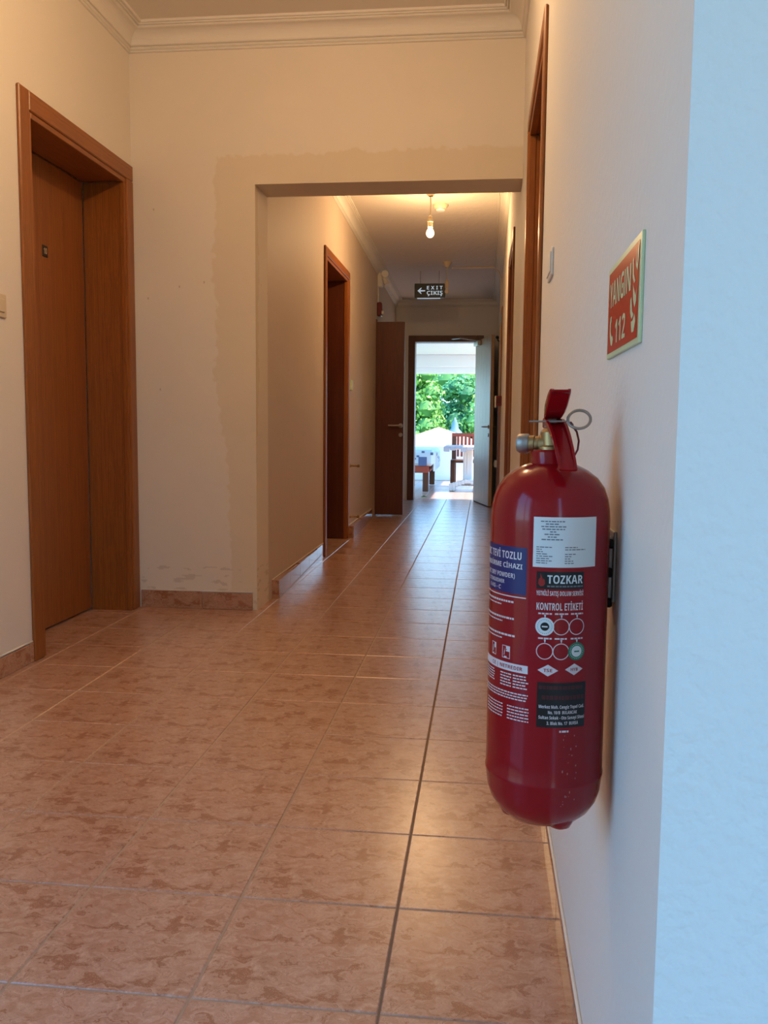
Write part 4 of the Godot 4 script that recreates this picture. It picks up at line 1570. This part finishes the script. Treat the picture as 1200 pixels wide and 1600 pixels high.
func build_lamps() -> void:
	pendant("lit bare bulb hanging from the ceiling just beyond the opening", -0.418, 6.6, corridor_ceiling(6.6), 2.35, true, 0.62)
	pendant("lit bare bulb hanging in the lobby in front of the opening", -0.66, 2.6, HC, 2.56, true, 0.75)
	pendant("unlit bulb holder on a cord beside the exit sign", -0.395, 9.0, corridor_ceiling(9.0), 2.285, false, 0.0)
	# smoke detector
	var t := thing("smoke_detector", "round white smoke detector on the corridor ceiling behind the lit bulb", "smoke detector", P(-0.365, corridor_ceiling(7.0), 7.0))
	var st := new_st()
	lathe(st, [Vector2(0.0, -0.048), Vector2(0.030, -0.048), Vector2(0.034, -0.044), Vector2(0.036, -0.036)], Transform3D(Basis(), t.position), 24)
	put("sensor", st, M["white_plastic"], t)
	st = new_st()
	lathe(st, [Vector2(0.0, -0.036), Vector2(0.046, -0.034), Vector2(0.054, -0.018), Vector2(0.058, -0.016), Vector2(0.058, 0.002)], Transform3D(Basis(), t.position), 24)
	put("base", st, M["cream_plastic"], t)


# ---------------------------------------------------------------- fittings
func build_fittings() -> void:
	var st := new_st()
	# exit sign
	var zs := 9.4
	var x0 := -0.752
	var x1 := -0.430
	var y0 := 2.277
	var y1 := 2.424
	var t := thing("exit_sign", "dark green exit sign with white arrow hanging in the corridor", "sign", P((x0 + x1) * 0.5, y0, zs))
	bx(st, x0, x1, y0, y1, zs, zs + 0.035, 0.003)
	put("housing", st, M["sign_dark"], t)
	st = new_st()
	bx(st, x0 + 0.03, x1 - 0.05, y0 - 0.008, y0, zs + 0.006, zs + 0.028, 0.001)
	put("diffuser", st, M["sign_letters"], t)
	for x in [x0 + 0.06, x1 - 0.065]:
		st = new_st()
		tube(st, [P(x, y1 - 0.002, zs + 0.018), P(x, corridor_ceiling(zs + 0.018), zs + 0.018)], 0.003, 6)
		put("hanger", st, M["steel_dull"], t)
	st = new_st()
	var flat := func(a: float, b: float) -> Vector3: return P(x0 + a, y0 + b, zs - 0.0012)
	letters(st, "E X I T", 0.130, 0.085, 0.036, 0.165, flat)
	letters(st, "ÇIKIŞ", 0.130, 0.030, 0.040, 0.165, flat)
	put("lettering", st, M["sign_letters"], t)
	st = new_st()
	poly(st, [[0.032, 0.072], [0.068, 0.104], [0.076, 0.104], [0.062, 0.080], [0.112, 0.078], [0.112, 0.066], [0.062, 0.064], [0.076, 0.040], [0.068, 0.040]], flat)
	put("arrow", st, M["sign_letters"], t)
	# emergency lamp high on the left wall
	t = thing("emergency_light", "white emergency spotlight high on the corridor's left wall", "emergency light", P(XO, 2.43, 9.2))
	st = new_st()
	bx(st, XO, XO + 0.05, 2.36, 2.50, 9.16, 9.24, 0.006)
	put("housing", st, M["white_plastic"], t)
	st = new_st()
	lathe(st, [Vector2(0.0, 0.0), Vector2(0.028, 0.0), Vector2(0.036, 0.045), Vector2(0.036, 0.052), Vector2(0.0, 0.05)], axis_to(P(XO + 0.07, 2.475, 9.17), Vector3(0.2, 0.1, 0.9).normalized()), 18)
	lathe(st, [Vector2(0.0, 0.0), Vector2(0.022, 0.0), Vector2(0.030, 0.085), Vector2(0.0, 0.087)], axis_to(P(XO + 0.065, 2.44, 9.17), Vector3(0.45, -0.75, 0.35).normalized()), 18)
	put("lamp_head", st, M["white_plastic"], t)
	# red siren below it
	t = thing("alarm_siren", "dark red alarm siren box high on the left wall above the narrow leaf", "alarm", P(XO, 2.1, 9.2))
	st = new_st()
	bx(st, XO, XO + 0.045, 2.06, 2.20, 9.14, 9.24, 0.008)
	put("box", st, M["red_plastic"], t)
	st = new_st()
	lathe(st, [Vector2(0.0, 0.0), Vector2(0.02, 0.0), Vector2(0.016, 0.022), Vector2(0.0, 0.024)], axis_to(P(XO + 0.045, 2.10, 9.18), Vector3(1, 0, 0)), 14)
	put("beacon", st, M["white_plastic"], t)
	st = new_st()
	bx(st, XO, XO + 0.012, 2.20, 2.36, 9.19, 9.205, 0.002)
	tag(put_top("cable_trunking", st, M["white_plastic"]), "short white cable strip between the siren and the emergency spotlight", "cable")
	# greenish plate beside the left corridor door
	t = thing("light_switch", "small pale green switch plate past the corridor's left door", "switch", P(XO, 1.265, 7.33))
	st = new_st()
	bx(st, XO, XO + 0.018, 1.225, 1.31, 7.29, 7.375, 0.003)
	put("plate", st, M["glow_green"], t)
	st = new_st()
	bx(st, XO + 0.018, XO + 0.024, 1.245, 1.29, 7.31, 7.355, 0.002)
	put("rocker", st, M["white_plastic"], t)
	# brass pegs sticking out of the wall
	for k in 2:
		var y: float = [0.595, 0.165][k]
		t = thing("brass_peg", ["brass peg sticking out of the left wall at knee height past the dark door", "brass peg sticking out of the left wall just above the skirting past the dark door"][k], "peg", P(XO, y, 7.35), "brass pegs on the corridor wall")
		st = new_st()
		lathe(st, [Vector2(0.0, 0.0), Vector2(0.016, 0.0), Vector2(0.014, 0.006), Vector2(0.007, 0.010), Vector2(0.0065, 0.062), Vector2(0.0, 0.062)], axis_to(P(XO, y, 7.35), Vector3(1, 0, 0)), 14)
		put("rod", st, M["brass"], t)
		st = new_st()
		lathe(st, [Vector2(0.0, 0.060), Vector2(0.010, 0.061), Vector2(0.013, 0.068), Vector2(0.013, 0.078), Vector2(0.009, 0.083), Vector2(0.0, 0.084)], axis_to(P(XO, y, 7.35), Vector3(1, 0, 0)), 14)
		put("knob", st, M["brass"], t)
	# switch at the left edge of the picture
	t = thing("light_switch", "cream light switch on the left wall at the picture's edge", "switch", P(XL, 1.345, 3.03))
	st = new_st()
	bx(st, XL, XL + 0.009, 1.303, 1.388, 2.985, 3.068, 0.003)
	put("plate", st, M["cream_plastic"], t)
	st = new_st()
	bx(st, XL + 0.009, XL + 0.014, 1.322, 1.369, 3.004, 3.049, 0.002)
	put("rocker", st, M["cream_plastic"], t)
	# switch on the right wall by the near door
	t = thing("light_switch", "white light switch on the right wall beside the nearest door", "switch", P(XR, 1.322, 2.22))
	st = new_st()
	bx(st, XR - 0.006, XR, 1.288, 1.354, 2.16, 2.29, 0.002)
	put("plate", st, M["white_plastic"], t)
	for k in 2:
		st = new_st()
		bx(st, XR - 0.009, XR - 0.006, 1.298, 1.344, 2.17 + 0.058 * k, 2.222 + 0.058 * k, 0.001)
		put("rocker", st, M["white_plastic"], t)
	# red call point on the right wall
	t = thing("call_point", "small red fire call point on the right wall near the terrace door", "call point", P(XR, 1.17, 8.2))
	st = new_st()
	bx(st, XR - 0.048, XR, 1.125, 1.215, 8.15, 8.24, 0.004)
	put("box", st, M["red_plastic"], t)
	st = new_st()
	bx(st, XR - 0.044, XR - 0.012, 1.145, 1.195, 8.147, 8.15, 0.001)
	put("window", st, M["red_faded"] if M.has("red_faded") else M["red_plastic"], t)
	st = new_st()
	bx(st, XR - 0.062, XR - 0.049, 1.11, 1.215, 8.155, 8.24, 0.003)
	put("cover", st, M["white_plastic"], t)
	# cable along the ceiling and down the right wall
	st = new_st()
	var zc := 9.25
	var yc := corridor_ceiling(zc)
	bx(st, -0.36, 0.085, yc - 0.014, yc + 0.001, zc, zc + 0.016, 0.002)
	tube(st, [P(0.08, yc - 0.008, zc + 0.008), P(0.125, yc - 0.05, zc + 0.008), P(0.147, yc - 0.11, zc + 0.008)], 0.006, 6)
	bx(st, XR - 0.014, XR, 1.22, yc - 0.10, zc, zc + 0.016, 0.002)
	tag(put_top("cable_conduit", st, M["cream_plastic"]), "thin cable conduit crossing the ceiling and running down the right wall", "cable")
	# black knob high on the right wall
	t = thing("wall_hook", "small black round knob high on the right wall above the open leaf", "hook", P(XR, 1.89, 9.8))
	st = new_st()
	tube(st, [P(XR, 1.86, 9.8), P(XR - 0.02, 1.87, 9.8), P(XR - 0.028, 1.895, 9.8)], 0.008, 8)
	put("stem", st, M["black_plastic"], t)
	st = new_st()
	lathe(st, [Vector2(0, -0.02), Vector2(0.014, -0.014), Vector2(0.02, 0.0), Vector2(0.014, 0.014), Vector2(0, 0.02)], Transform3D(Basis(), P(XR - 0.03, 1.905, 9.8)), 14)
	put("knob", st, M["black_plastic"], t)
	# socket low on the wall behind the leaf
	t = thing("power_socket", "white power socket low on the right wall by the terrace door", "socket", P(XR, 0.52, 10.0))
	st = new_st()
	bx(st, XR - 0.03, XR, 0.48, 0.56, 9.96, 10.05, 0.004)
	put("plate", st, M["white_plastic"], t)
	st = new_st()
	lathe(st, [Vector2(0.0, 0.0), Vector2(0.022, 0.0), Vector2(0.02, 0.004), Vector2(0.0, 0.002)], axis_to(P(XR - 0.03, 0.52, 10.005), Vector3(-1, 0, 0)), 14)
	put("outlet", st, M["white_plastic"], t)
